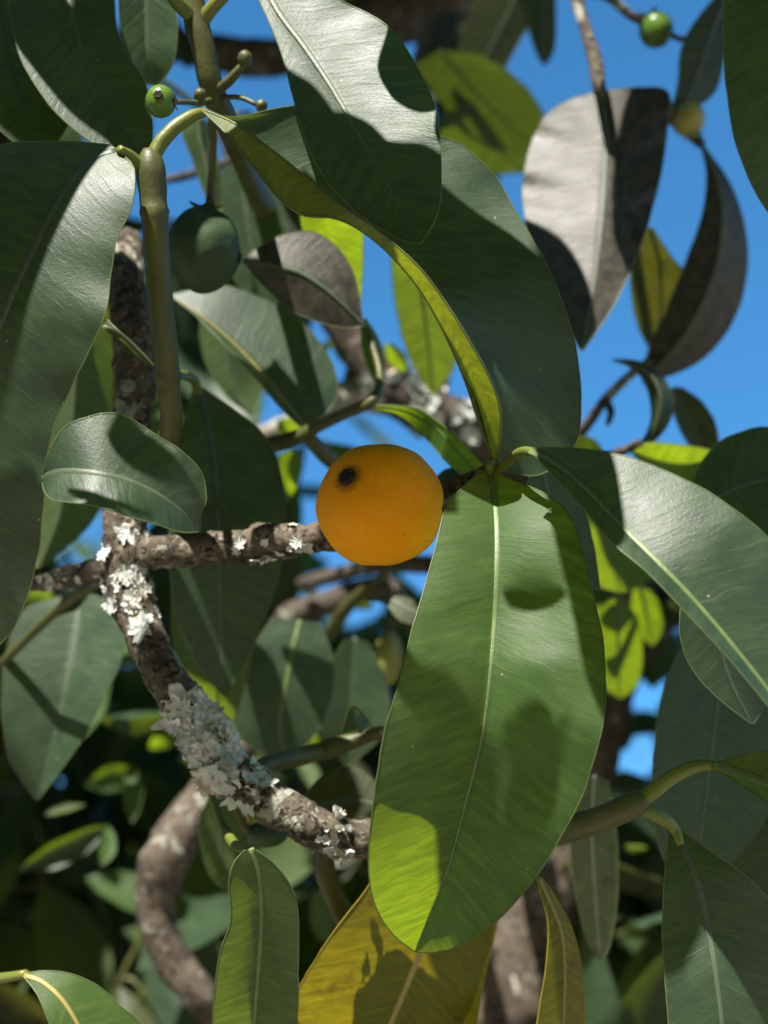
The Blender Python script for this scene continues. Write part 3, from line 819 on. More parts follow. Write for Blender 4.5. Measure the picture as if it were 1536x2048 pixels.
leaf([(1350, 1600), (1440, 1620), (1540, 1660), (1560, 1800), (1536, 1900)], [(1345, 1610, .47), (1400, 1690, .47), (1450, 1770, .47), (1500, 1850, .47), (1536, 1902, .47)],
     [(1345, 1620), (1350, 1720), (1390, 1820), (1460, 1890), (1534, 1904)], 'green', sheen=(0.4, 1440, 1770))
# green translucent leaves between main leaf and right leaf
leaf([(1150, 950), (1130, 1020), (1150, 1120), (1195, 1170), (1235, 1185)], [(1180, 940, .54), (1195, 1010, .54), (1215, 1090, .54), (1230, 1140, .54), (1240, 1186, .54)],
     [(1210, 945), (1290, 1010), (1318, 1090), (1310, 1150), (1246, 1187)], 'fresh', zl=-.003, zr=.004, sheen=(-1.4, 1240, 1080), lit=[[(1190, 1080), (1300, 1080), (1300, 1170), (1190, 1170)]])
leaf([(1225, 1195), (1195, 1230), (1190, 1310), (1205, 1370), (1235, 1395)], [(1235, 1190, .58), (1235, 1240, .58), (1237, 1310, .58), (1238, 1360, .58), (1240, 1396, .58)],
     [(1245, 1195), (1275, 1240), (1285, 1310), (1275, 1370), (1245, 1396)], 'fresh', zl=.005, zr=.005, sheen=(-1.5, 1237, 1300), lit=True)
leaf([(1265, 1180), (1262, 1220), (1280, 1270), (1300, 1290)], [(1280, 1175, .60), (1290, 1215, .60), (1298, 1255, .60), (1304, 1291, .60)], [(1300, 1180), (1325, 1215), (1325, 1260), (1308, 1291)], 'fresh', zl=.005, zr=.005, sheen=(-1.5, 1290, 1230), lit=True)
leaf([(1060, 945), (1050, 1000), (1080, 1090), (1140, 1160), (1195, 1180)], [(1085, 940, .41), (1100, 1000, .41), (1130, 1080, .41), (1165, 1140, .41), (1197, 1181, .41)],
     [(1110, 945), (1160, 1000), (1185, 1080), (1195, 1140), (1200, 1181)], 'green', zl=-.003, zr=.003)
# right mid
leaf([(1380, 1010), (1392, 945), (1432, 890), (1485, 864), (1545, 855), (1640, 880), (1700, 960)], [(1385, 1030, .43), (1440, 990, .43), (1500, 965, .43), (1600, 950, .43), (1702, 962, .43)],
     [(1390, 1050), (1440, 1070), (1510, 1080), (1600, 1050), (1702, 966)], 'green', zl=.006, zr=-.008)
leaf([(1262, 895), (1300, 885), (1350, 888), (1400, 895), (1440, 905)], [(1262, 900, .50), (1310, 920, .50), (1360, 930, .50), (1400, 925, .50), (1440, 908, .50)],
     [(1264, 905), (1300, 950), (1350, 975), (1400, 965), (1440, 912)], 'fresh', zl=-.002, zr=-.014, sheen=(-1.5, 1340, 930), lit=True, rib=None, label='sunlit yellow green leaf peeping above the folded leaf')
leaf([(1228, 722), (1255, 732), (1280, 752), (1298, 790), (1302, 840), (1285, 880), (1262, 902)], [(1226, 720, .50), (1265, 728, .498), (1305, 755, .496), (1322, 800, .495), (1312, 850, .496), (1290, 885, .498), (1260, 904, .50)],
     [(1228, 719), (1275, 722), (1320, 748), (1346, 795), (1338, 845), (1305, 885), (1262, 906)], 'sootlight', zl=.006, zr=.006, rib=(0.0004, 0.0002), label='small curled leaf against the sky')
leaf([(1335, 778), (1345, 820), (1365, 870), (1390, 905)], [(1350, 774, .53), (1372, 820, .53), (1395, 865, .53), (1415, 908, .53)], [(1365, 775), (1405, 805), (1432, 850), (1440, 905)], 'sootlight', zl=-.003, zr=-.003)
leaf([(1130, 930), (1140, 890), (1165, 872), (1195, 885), (1215, 920)], [(1130, 940, .55), (1160, 920, .55), (1190, 915, .55), (1216, 925, .55)], [(1132, 945), (1160, 950), (1190, 945), (1216, 930)], 'green')
# AK sooty leaf
AK = leaf([(1190, 184), (1130, 204), (1082, 245), (1054, 318), (1046, 400), (1056, 470), (1090, 560), (1130, 640), (1160, 700)],
     [(1200, 182, .495), (1212, 260, .494), (1210, 360, .494), (1202, 460, .494), (1188, 570, .496), (1163, 702, .50)],
     [(1212, 181), (1285, 175), (1337, 186), (1334, 270), (1312, 390), (1272, 515), (1225, 615), (1166, 702)],
     'soot', zl=[0, .003, .002], zr=[.006, .010, .006], wave=0.0008, wfreq=5, sheen=(0.72, 1180, 400), lit=[[(1060, 330), (1100, 225), (1210, 210), (1225, 350), (1210, 590), (1175, 590), (1175, 440), (1060, 440)]],
     rib=(0.0007, 0.0003), label='blackened sooty leaf hanging against the sky, partly sunlit', N=54)
leaf([(1402, 292), (1413, 350), (1404, 430), (1374, 515), (1335, 615), (1298, 695), (1285, 765)], [(1406, 290, .54), (1438, 370, .536), (1445, 460, .534), (1425, 560, .533), (1370, 670, .534), (1286, 768, .538)],
     [(1412, 296), (1462, 370), (1491, 460), (1492, 560), (1462, 650), (1395, 725), (1290, 770)], 'soot', zl=.004, zr=.008, rib=(0.0006, 0.0003), label='blackened leaf curving down against the sky')
leaf([(1290, 455), (1265, 520), (1262, 580), (1275, 650), (1305, 710)], [(1300, 455, .56), (1318, 520, .56), (1322, 590, .56), (1318, 650, .56), (1308, 712, .56)],
     [(1305, 455), (1345, 515), (1380, 560), (1370, 640), (1312, 712)], 'sootlight', zl=-.004, zr=-.004, sheen=(-1.2, 1318, 580), lit=[[(1270, 560), (1320, 560), (1320, 650), (1280, 650)]])
leaf([(1452, -30), (1392, 40), (1362, 100), (1355, 170), (1338, 238)], [(1465, -30, .545), (1430, 50, .54), (1405, 120, .535), (1380, 190, .532), (1338, 240, .53)],
     [(1475, -30), (1462, 50), (1448, 120), (1425, 190), (1342, 242)], 'sootlight', zl=-.004, zr=.006)
AN = leaf([(1490, -160), (1455, -50), (1447, 60), (1452, 170), (1472, 285), (1510, 380), (1560, 450), (1640, 500)], [(1540, -170, .335), (1550, -50, .332), (1560, 80, .33), (1575, 220, .33), (1600, 360, .332), (1642, 502, .336)],
     [(1600, -160), (1660, -50), (1690, 80), (1695, 220), (1680, 380), (1646, 502)], 'green', zl=.004, zr=-.004, label='large dark leaf cut by the picture edge')
# centre sooty leaf and its neighbours
leaf([(488, 518), (520, 492), (565, 470), (622, 463), (675, 495), (710, 555), (726, 640)], [(486, 522, .44), (540, 530, .44), (600, 545, .44), (660, 585, .44), (728, 650, .442)],
     [(490, 528), (525, 570), (575, 615), (630, 642), (690, 656), (728, 652)], 'soot', zl=.006, zr=.002, lit=[[(560, 580), (620, 580), (620, 600), (560, 600)]], label='blackened oval leaf between the green fruit and the folded leaf')
leaf([(610, 400), (600, 440), (620, 490), (660, 540), (715, 620)], [(650, 395, .47), (655, 450, .47), (675, 510, .47), (695, 560, .47), (718, 622, .472)], [(690, 400), (722, 440), (727, 510), (724, 570), (721, 622)], 'fresh', zl=.008, zr=.008, sheen=(-1.7, 670, 500), lit=True, rib=None, label='bright yellow green leaf lit through')
leaf([(780, 440), (783, 530), (792, 620), (818, 715), (862, 788)], [(820, 430, .55), (835, 530, .55), (848, 620, .55), (858, 700, .55), (866, 790, .55)], [(870, 440), (905, 540), (918, 640), (910, 730), (872, 790)], 'under', zl=.004, zr=.004, sheen=(-1.1, 850, 620), lit=[[(790, 560), (830, 560), (850, 660), (810, 660)]])
leaf([(605, 858), (560, 815), (510, 755), (450, 690), (390, 630), (342, 592)], [(608, 850, .47), (562, 792, .47), (510, 730, .472), (455, 675, .474), (400, 630, .476), (342, 590, .48)],
     [(620, 850), (672, 800), (665, 730), (610, 650), (530, 600), (440, 570), (346, 588)], 'green', zl=-.010, zr=.008, lit=[[(345, 592), (600, 840), (580, 840), (430, 670)]], rib=(0.0005, 0.0003), ribmat=RIBY, label='leaf edge glowing yellow beside the green fruit')
leaf([(752, 818), (800, 832), (850, 875), (890, 920), (925, 950), (975, 958)], [(752, 814, .45), (815, 825, .445), (875, 860, .43), (915, 905, .41), (945, 935, .395), (978, 950, .385)],
     [(754, 810), (830, 816), (885, 850), (935, 895), (968, 930), (980, 945)], 'fresh', zl=.006, zr=-.004, sheen=(-0.6, 870, 870), lit=True, rib=(0.0004, 0.0002), ribmat=RIB, label='bright green narrow leaf arching over the ripe fruit')
leaf([(722, 640), (724, 690), (738, 740), (758, 780)], [(726, 636, .48), (738, 690, .478), (752, 740, .475), (762, 782, .47)], [(732, 638), (758, 680), (768, 730), (765, 782)], 'fresh', zl=.004, zr=.006, sheen=(-1.2, 745, 710), lit=True, rib=None, N=24)
leaf([(770, 690), (775, 720), (795, 740), (812, 742)], [(775, 686, .56), (788, 706, .56), (800, 722, .56), (814, 742, .56)], [(782, 686), (800, 700), (812, 715), (816, 742)], 'fresh', zl=.004, zr=.004, sheen=(-1.5, 795, 715), lit=True, rib=None, N=24)
leaf([(560, 905), (555, 940), (560, 975), (572, 1000)], [(580, 900, .55), (578, 935, .55), (576, 970, .55), (575, 1002, .55)], [(600, 905), (605, 935), (595, 970), (578, 1002)], 'fresh', zl=.004, zr=.004, sheen=(-1.5, 578, 950), lit=True, rib=None, N=24)
leaf([(555, 840), (556, 860), (565, 885), (575, 890)], [(575, 835, .56), (577, 855, .56), (578, 875, .56), (578, 892, .56)], [(600, 840), (604, 858), (595, 880), (580, 892)], 'fresh', zl=.004, zr=.004, sheen=(-1.5, 578, 865), lit=True, rib=None, N=20)
leaf([(735, 1200), (770, 1208), (800, 1240), (840, 1250), (880, 1260)], [(734, 1198, .50), (780, 1200, .498), (820, 1220, .496), (860, 1235, .496), (900, 1260, .497)], [(736, 1196), (785, 1192), (830, 1200), (880, 1225), (902, 1258)], 'sootlight', zl=-.002, zr=.002, N=30)
# leaves beside the upper branch and behind the left leaf
leaf([(120, 640), (60, 760), (50, 900), (80, 1040), (75, 1136)], [(170, 630, .50), (150, 760, .50), (140, 900, .50), (120, 1030, .50), (78, 1138, .50)], [(225, 640), (228, 780), (218, 900), (190, 1035), (82, 1138)], 'under', zl=.010, zr=.014, lit=True, label='pale sunlit leaf behind the drooping left leaf')
leaf([(215, 640), (230, 655), (270, 690), (312, 735)], [(205, 652, .40), (240, 668, .40), (275, 700, .40), (314, 738, .40)], [(206, 658), (240, 680), (275, 712), (312, 740)], 'sootlight', zl=.003, zr=.003, N=24, rib=(0.0004, 0.0002))
leaf([(200, 520), (215, 560), (240, 585), (290, 590)], [(210, 500, .55), (235, 535, .55), (262, 560, .55), (296, 590, .55)], [(230, 495), (275, 520), (295, 550), (300, 588)], 'under', zl=.008, zr=.008, lit=True, N=24)
leaf([(380, 240), (365, 265), (385, 320), (410, 390), (432, 440)], [(395, 235, .50), (400, 280, .50), (415, 340, .50), (425, 400, .50), (436, 442, .50)], [(412, 240), (430, 290), (440, 350), (443, 410), (438, 442)], 'under', zl=.006, zr=.006, lit=[[(370, 240), (430, 240), (430, 310), (370, 310)]])
leaf([(450, 330), (430, 400), (440, 480), (470, 560), (540, 620)], [(480, 325, .52), (490, 400, .52), (500, 480, .52), (515, 550, .52), (544, 622, .52)], [(510, 330), (560, 400), (580, 480), (570, 560), (548, 622)], 'green', zl=.004, zr=-.004)
leaf([(420, 580), (400, 640), (410, 720), (450, 790), (500, 830)], [(450, 575, .54), (450, 640, .54), (455, 710, .54), (470, 780, .54), (503, 832, .54)], [(475, 580), (510, 640), (525, 710), (520, 790), (506, 832)], 'under', zl=.004, zr=.010, lit=[[(430, 590), (490, 590), (490, 680), (430, 680)]])
# bottom left leaf
leaf([(50, 1946), (90, 1942), (135, 1946), (185, 1966), (240, 2010), (290, 2062), (310, 2140), (290, 2230)], [(48, 1950, .384), (85, 1964, .382), (125, 2000, .380), (160, 2056, .379), (200, 2130, .379), (286, 2232, .382)],
     [(48, 1954), (75, 1990), (100, 2050), (130, 2120), (190, 2190), (284, 2234)], 'fresh', zl=.010, zr=-.004, lit=[[(60, 1945), (165, 1955), (160, 2048), (110, 1990)]], ribmat=RIBY, rib=(0.0005, 0.0002))
# dark leaves between the main leaf and the right hand leaves, far in
leaf([(1285, 1230), (1262, 1290), (1270, 1340), (1300, 1375)], [(1310, 1225, .84), (1308, 1280, .84), (1306, 1330, .84), (1303, 1377, .84)], [(1335, 1230), (1350, 1290), (1345, 1340), (1308, 1377)], 'green', N=24)
leaf([(1205, 1380), (1200, 1420), (1215, 1470), (1245, 1500)], [(1225, 1375, .86), (1232, 1415, .86), (1240, 1460, .86), (1248, 1502, .86)], [(1250, 1385), (1265, 1425), (1268, 1470), (1252, 1502)], 'green', N=24)
leaf([(1215, 1560), (1210, 1610), (1240, 1650), (1300, 1670)], [(1225, 1545, .82), (1255, 1585, .82), (1285, 1625, .82), (1318, 1668, .82)], [(1250, 1540), (1300, 1560), (1330, 1600), (1325, 1665)], 'green', N=24)
leaf([(1262, 1425), (1250, 1450), (1262, 1470), (1290, 1470)], [(1285, 1420, .88), (1290, 1437, .88), (1295, 1452, .88), (1300, 1468, .88)], [(1310, 1425), (1330, 1440), (1330, 1460), (1304, 1470)], 'green', N=20)
# upper far leaves
leaf([(1000, -80), (945, 20), (915, 110), (905, 190), (925, 235)], [(1060, -80, .66), (1020, 20, .66), (975, 110, .66), (945, 180, .66), (927, 237, .66)], [(1110, -80), (1075, 20), (1030, 100), (985, 180), (931, 237)], 'sootlight', zl=-.004, zr=.004)
leaf([(1060, -60), (1055, 40), (1070, 100), (1085, 128)], [(1085, -60, .64), (1085, 40, .64), (1087, 90, .64), (1088, 130, .64)], [(1108, -60), (1112, 40), (1108, 100), (1092, 130)], 'sootlight', zl=.003, zr=.003)
leaf([(830, 130), (870, 190), (930, 260), (1000, 300), (1080, 310)], [(880, 100, .66), (920, 150, .66), (970, 205, .66), (1030, 260, .66), (1090, 312, .66)], [(960, 110), (1020, 145), (1065, 190), (1095, 250), (1094, 312)], 'green', zl=.006, zr=-.006, sheen=(-0.5, 980, 210), lit=[[(880, 130), (990, 130), (990, 215), (920, 215)]])
leaf([(880, 230), (885, 290), (930, 335), (1000, 348), (1050, 345)], [(890, 225, .68), (930, 265, .68), (980, 295, .68), (1020, 320, .68), (1055, 345, .68)], [(910, 220), (960, 240), (1020, 265), (1050, 300), (1058, 343)], 'green', zl=-.004, zr=.004, sheen=(-1.3, 970, 290), lit=[[(890, 300), (1050, 310), (1050, 350), (920, 345)]])
leaf([(860, 20), (830, 100), (820, 170), (845, 215)], [(890, 20, .70), (870, 90, .70), (860, 160, .70), (850, 217, .70)], [(920, 30), (905, 100), (890, 170), (855, 217)], 'soot')

# ---- unseen leaves added overhead, each shaped to cast a wanted shadow ----------
def out_of_frame(w):
    x, y, d = proj(w)
    return not ((d > 0.02) & (x > -40) & (x < 1580) & (y > -70)).any()


def shade(on, L, M, Rr, s=0.12, kind='green'):
    """overhead leaf: outline of its shadow in photo pixels, on the blade it falls on, moved up the sunbeam"""
    X, Y, D = SURF[on.name]
    pts = np.array([p[:2] for p in list(L) + list(M) + list(Rr)], float)
    m = (X > pts[:, 0].min() - 60) & (X < pts[:, 0].max() + 60) & (Y > pts[:, 1].min() - 60) & (Y < pts[:, 1].max() + 60)
    if m.sum() < 12:
        m[:] = True
    bas = lambda x, y: np.stack([np.ones_like(x), x, y, x * x, x * y, y * y], -1)
    xm, ym = X[m].mean(), Y[m].mean()
    co, *_ = np.linalg.lstsq(bas((X[m] - xm) / 100, (Y[m] - ym) / 100), D[m], rcond=None)
    lo, hi = D[m].min() - 0.004, D[m].max() + 0.004
    dep = lambda p: float(np.clip(bas(np.float64((p[0] - xm) / 100), np.float64((p[1] - ym) / 100)) @ co, lo, hi))
    corners = np.array([P(p[0], p[1], dep(p)) for p in pts])
    while s < 0.6 and not out_of_frame(corners + SUN * s):
        s += 0.01
    return leaf(L, [(p[0], p[1], dep(p)) for p in M], Rr, kind, shift=SUN * (s + 0.02), zl=-.001, zr=-.001, rib=None, N=24, K=4)


def oval(on, cx, cy, ang, ln, wd, s=0.12, kind='green'):
    a = math.radians(ang)
    dx, dy = math.cos(a), math.sin(a)
    t = np.linspace(-1, 1, 9)
    w = wd / 2 * np.sqrt(np.clip(1 - t ** 2, 0, 1)) * (1 - 0.15 * t)
    M = [(cx + dx * q * ln / 2, cy + dy * q * ln / 2) for q in t]
    L = [(m[0] - dy * k, m[1] + dx * k) for m, k in zip(M, w)]
    Q = [(m[0] + dy * k, m[1] - dx * k) for m, k in zip(M, w)]
    return shade(on, L, M, Q, s, kind)


# main leaf: its right margin, the band left of the midrib, the lower right
shade(A, [(1085, 950), (1112, 1080), (1145, 1220), (1168, 1330), (1215, 1460)], [(1130, 930), (1175, 1080), (1210, 1220), (1235, 1340), (1250, 1465)], [(1190, 940), (1260, 1080), (1290, 1220), (1300, 1340), (1255, 1465)])
shade(A, [(855, 1380), (872, 1500), (890, 1640), (885, 1760), (910, 1910)], [(905, 1370), (915, 1500), (925, 1640), (930, 1760), (930, 1915)], [(965, 1390), (958, 1500), (950, 1640), (975, 1760), (950, 1915)])
shade(A, [(960, 1630), (920, 1720), (915, 1800), (930, 1880), (960, 1930)], [(1060, 1650), (1040, 1720), (1020, 1800), (1000, 1870), (980, 1935)], [(1190, 1600), (1180, 1720), (1140, 1800), (1070, 1880), (990, 1935)])
oval(A, 1068, 1182, 8, 130, 78)
oval(A, 1062, 1545, 62, 200, 135)
# left leaf
shade(U, [(-40, 250), (-150, 420), (-160, 640), (-120, 800), (-30, 860)], [(80, 250), (20, 420), (-40, 600), (-60, 750), (-25, 862)], [(235, 300), (165, 400), (95, 560), (45, 720), (-20, 862)])
oval(U, 30, 1130, 80, 320, 190)
# top leaf
oval(T, 800, 385, 60, 250, 220)
oval(T, 620, 260, 62, 300, 120)
oval(T, 720, 330, 60, 250, 150)
# folded leaf: its broad half lies in shade
oval(D_, 1010, 560, 55, 440, 230)
oval(D_, 1090, 760, 80, 420, 190)
oval(V0, 20, 120, 70, 420, 260)
oval(V1, 110, 80, 60, 480, 160)
oval(V1, 210, 180, 60, 420, 150)
# bent leaf
oval(W_, 320, 925, 50, 260, 130)
oval(W_, 220, 1000, 10, 170, 50)
# bottom leaves
oval(Z_, 525, 1900, 85, 230, 190)
oval(AN, 1560, 200, 85, 520, 260)
# dark half of the sooty leaf
oval(AK, 1285, 330, 97, 440, 110)
oval(AK, 1110, 575, 65, 280, 130)

# ------------------------------------------------------------------ background leaves of the same tree
def proto_leaf(k, kind):
    rr = random.Random(100 + k)
    N, K = 13, 3
    t = np.linspace(0, 1, N)
    prof = np.sin(math.pi * np.clip(t, 0, 1) ** (0.85 + 0.25 * rr.random())) ** 0.75 * (0.19 + 0.05 * rr.random())
    prof[0] = prof[-1] = 0.004
    arch = rr.uniform(-0.25, 0.1)
    ch = rr.uniform(0.15, 0.6)
    sw = rr.uniform(-0.12, 0.12)
    v, uv, f = [], [], []
    for i in range(N):
        for j in range(-K, K + 1):
            a = j / K
            v.append((prof[i] * a + sw * math.sin(t[i] * 3.1), t[i], arch * t[i] ** 2 + ch * prof[i] * a * a + 0.015 * math.sin(t[i] * 15 + a * 2) * abs(a)))
            uv.append((prof[i] * a * 10, t[i] * 10))
    W = 2 * K + 1
    for i in range(N - 1):
        for j in range(W - 1):
            q = i * W + j
            f.append((q, q + 1, q + W + 1, q + W))
    me = bpy.data.meshes.new('leaf')
    me.from_pydata(v, [], f)
    me.materials.append(LEAF[kind])
    u = me.uv_layers.new(name='cm')
    li = np.empty(len(me.loops), dtype=np.int32)
    me.loops.foreach_get('vertex_index', li)
    u.data.foreach_set('uv', np.asarray(uv, np.float32)[li].ravel())
    me.polygons.foreach_set('use_smooth', [True] * len(me.polygons))
    return me, np.array(v), f, np.array(uv)


PROTO = [proto_leaf(k, kd) for k, kd in enumerate(['green', 'green', 'green', 'under', 'fresh', 'sootlight', 'green', 'under'])]
SKYGAPS = [[(1110, 40), (1360, 0), (1340, 170), (1210, 175), (1120, 200)], [(1000, 120), (1150, 60), (1180, 190), (1060, 300), (1050, 180)], [(1440, 150), (1536, 330), (1536, 850), (1400, 880), (1340, 760), (1480, 600)],
           [(1170, 690), (1260, 560), (1290, 700), (1250, 880), (1165, 880)], [(725, 480), (790, 500), (800, 690), (730, 660)], [(615, 690), (700, 680), (745, 765), (650, 780)],
           [(925, 815), (985, 805), (985, 890), (930, 880)], [(330, 170), (560, 130), (590, 210), (420, 230), (425, 430), (330, 420)], [(1265, 1372), (1325, 1370), (1310, 1430), (1270, 1420)], [(1235, 1475), (1300, 1450), (1300, 1555), (1255, 1530)],
           [(650, 1145), (765, 1145), (760, 1230), (650, 1230)], [(520, 815), (562, 820), (560, 895), (525, 890)], [(130, 1050), (225, 1030), (225, 1115), (150, 1120)], [(215, -30), (250, -30), (250, 60), (225, 60)],
           [(420, 0), (540, 0), (560, 90), (430, 90)], [(1040, 300), (1060, 270), (1060, 460), (1000, 370)], [(800, 30), (900, 60), (900, 230), (820, 170)], [(1300, 1150), (1350, 1140), (1350, 1195), (1310, 1190)],
           [(1280, 1260), (1330, 1250), (1320, 1310), (1285, 1310)], [(610, 1000), (650, 1000), (650, 1110), (610, 1050)], [(655, 1090), (720, 1100), (700, 1140), (655, 1120)], [(880, 1100), (830, 1190), (880, 1180)]]


def leaf_matrix(base, direction, normal, size, wscale=1.0):
    y = np.asarray(direction, float); y /= np.linalg.norm(y)
    x = np.cross(y, normal); x /= np.linalg.norm(x) + 1e-9
    z = np.cross(x, y)
    M = np.eye(4)
    M[:3, 0] = x * size * wscale
    M[:3, 1] = y * size
    M[:3, 2] = z * size
    M[:3, 3] = base
    return M


def in_gap(pts):
    x, y, d = proj(pts)
    for g in SKYGAPS:
        if inpoly(x, y, g).any():
            return True
    return False


# leaves deeper in the tree that catch a fleck of sun
FLECK = []
HALF = SUN - FWD
HALF /= np.linalg.norm(HALF)
for q, (fx, fy, fd, fs) in enumerate(((262, 1585, .74, .05), (225, 1560, .78, .045), (130, 1690, .85, .04), (252, 1790, .9, .04), (640, 1830, .8, .035), (1255, 1745, .8, .06), (1290, 1935, .82, .06), (1235, 1990, .8, .05),
                                      (300, 1420, .72, .06), (215, 1290, .75, .05), (40, 1260, .8, .05), (60, 2010, .75, .04), (610, 1550, .62, .04), (585, 1490, .62, .025), (1300, 1830, .85, .05), (180, 1420, .8, .04),
                                      (470, 640, .7, .05), (250, 640, .62, .05), (90, 1120, .62, .05), (720, 1200, .75, .03), (440, 1620, .85, .03), (210, 1690, .9, .025), (1270, 1690, .9, .03), (420, 1210, .6, .035), (440, 1300, .6, .035), (330, 1480, .7, .03), (700, 745, .7, .03),
                                      (660, 690, .7, .03), (60, 1180, .6, .03), (1210, 1850, .7, .03), (130, 1620, .7, .025), (560, 1640, .6, .03))):
    me, pv, pf, puv = PROTO[(3, 4, 1, 4, 7, 5)[q % 6]]
    dirn = np.array([R.gauss(0, 1.0), R.gauss(0, .6), R.gauss(-.7, .6)])
    nn = (HALF if q % 3 == 0 else -1.0 * FWD - 0.5 * SUN) + np.array([R.gauss(0, .35), R.gauss(0, .35), R.gauss(0, .35)])
    nn = nn / np.linalg.norm(nn)
    dirn -= nn * (dirn @ nn)
    fs *= R.uniform(.55, 1.15)
    fd = R.uniform(.61, .76)
    M = leaf_matrix(P(fx, fy, fd) - dirn / np.linalg.norm(dirn) * fs * .5, dirn, nn, fs, R.uniform(.75, 1.1))
    w = pv @ M[:3, :3].T + M[:3, 3]
    o = bpy.data.objects.new('leaf', me)
    link(o)
    o.parent = tree
    o.matrix_parent_inverse = Matrix.Translation(Vector(-TRUNK_BASE))
    o.matrix_basis = Matrix(M.tolist())
    LIT.append(w[::3])
    FLECK.append(w[::3])

FLECK = np.vstack(FLECK)


def blocks_sun(w, pts, size):
    """would a leaf with vertices w keep the sun off any of pts?"""
    mid = w.mean(0)
    rel = pts - mid
    along = rel @ SUN
    rp = rel - along[:, None] * SUN
    near = (np.linalg.norm(rp, axis=1) < size * .62) & (along < -0.005)
    if not near.any():
        return False
    wc = w - mid
    wp = wc - (wc @ SUN)[:, None] * SUN
    return np.linalg.norm(rp[near][:, None, :] - wp[None, ::2, :], axis=2).min() < 0.010


bg_n = 0
BASES = []
DEEP = []
ZONES = [((-100, 720), (1180, 2150), (.72, 1.0), 100), ((650, 1250), (1150, 2150), (.75, 1.1), 46), ((1150, 1640), (1000, 2150), (.62, 1.05), 60),
         ((200, 640), (420, 1050), (.66, .95), 34), ((-60, 420), (-60, 330), (.55, .85), 16), ((-60, 260), (500, 1150), (.62, .9), 18), ((820, 1060), (-80, 330), (.8, 1.0), 10), ((330, 640), (300, 900), (.60, .80), 16), ((1180, 1420), (1000, 1500), (.64, .80), 14)]
for (x0, x1), (y0, y1), (d0, d1), cnt in ZONES:
    made = tries = 0
    while made < cnt and tries < cnt * 12:
        tries += 1
        d = R.uniform(d0, d1)
        base = P(R.uniform(x0, x1), R.uniform(y0, y1), d)
        nodedir = np.array([R.gauss(0, .7), R.gauss(0, .5), R.gauss(-.55, .5)])
        nodedir /= np.linalg.norm(nodedir)
        nrm = np.array([R.gauss(0, .5), R.gauss(-.6, .5), R.gauss(.7, .4)])
        size = R.uniform(.075, .125)
        me, pv, pf, puv = PROTO[R.randrange(len(PROTO))]
        M = leaf_matrix(base, nodedir, nrm, size)
        w = pv @ M[:3, :3].T + M[:3, 3]
        if in_gap(w) or blocks_sun(w, FLECK, size):
            continue
        if d > 0.86:                                   # far in: joined below
            DEEP.append((w, pf, puv))
            BASES.append(base)
            made += 1
            continue
        o = bpy.data.objects.new('leaf', me)
        link(o)
        o.parent = tree
        o.matrix_parent_inverse = Matrix.Translation(Vector(-TRUNK_BASE))
        o.matrix_basis = Matrix(M.tolist())
        made += 1
        BASES.append(base)
        bg_n += 1

# thin twigs that carry the background leaves
nodes = [np.asarray(p) for p in lp[::3]] + [np.asarray(p) for p in b4p[::4]]
tvs, tfs, to = [], [], 0
todo = list(BASES)
while todo:
    na = np.array(nodes)
    dist = np.linalg.norm(np.array(todo)[:, None, :] - na[None], axis=2)
    a, b = np.unravel_index(np.argmin(dist), dist.shape)
    p0, p1 = nodes[b], todo.pop(a)
    nodes.append(p1)
    sag = np.array([R.gauss(0, .15), R.gauss(0, .15), R.gauss(.1, .15)]) * np.linalg.norm(p1 - p0)
    pts = np.array([p0 * (1 - t) + p1 * t + sag * math.sin(math.pi * t) for t in np.linspace(0, 1, 6)])
    if dist[a, b] < 1e-4 or dist[a, b] > .3 or in_gap(pts):
        continue
    tv, tf = tube_geo(pts, np.linspace(.0018, .0011, 6), 6, cap=False)
    tvs.append(tv)
    tfs += [tuple(q + to for q in f) for f in tf]
    to += len(tv)
tw = under_tree(mesh_obj('fine_twigs', np.vstack(tvs), tfs, TWIG))
tw['kind'] = 'stuff'

# deeper foliage inside the tree, too far and dark to tell the leaves apart
iv, if_, iu, io = [], [], [], 0
for k in range(1500):
    x, y, d = R.uniform(-200, 1750), R.uniform(700, 2250), R.uniform(1.05, 1.9)
    if y < 1150 and R.random() < 0.6 or (y < 1000 and x > 700):
        continue
    M = leaf_matrix(P(x, y, d), [R.gauss(0, .7), R.gauss(0, .5), R.gauss(-.55, .5)], [R.gauss(0, .5), R.gauss(-.6, .5), R.gauss(.7, .4)], R.uniform(.08, .125))
    me, pv, pf, puv = PROTO[R.choice((0, 1, 2, 6))]
    w = pv @ M[:3, :3].T + M[:3, 3]
    if in_gap(w) or blocks_sun(w, FLECK, .12):
        continue
    iv.append(w); iu.append(puv)
    if_ += [tuple(q + io for q in f) for f in pf]
    io += len(w)
for w, pf, puv in DEEP:
    iv.append(w); iu.append(puv)
    if_ += [tuple(q + io for q in f) for f in pf]
    io += len(w)
inner = mesh_obj('inner_foliage', np.vstack(iv), if_, LEAF['green'], uv={'cm': np.vstack(iu)})
under_tree(inner)
inner['kind'] = 'stuff'

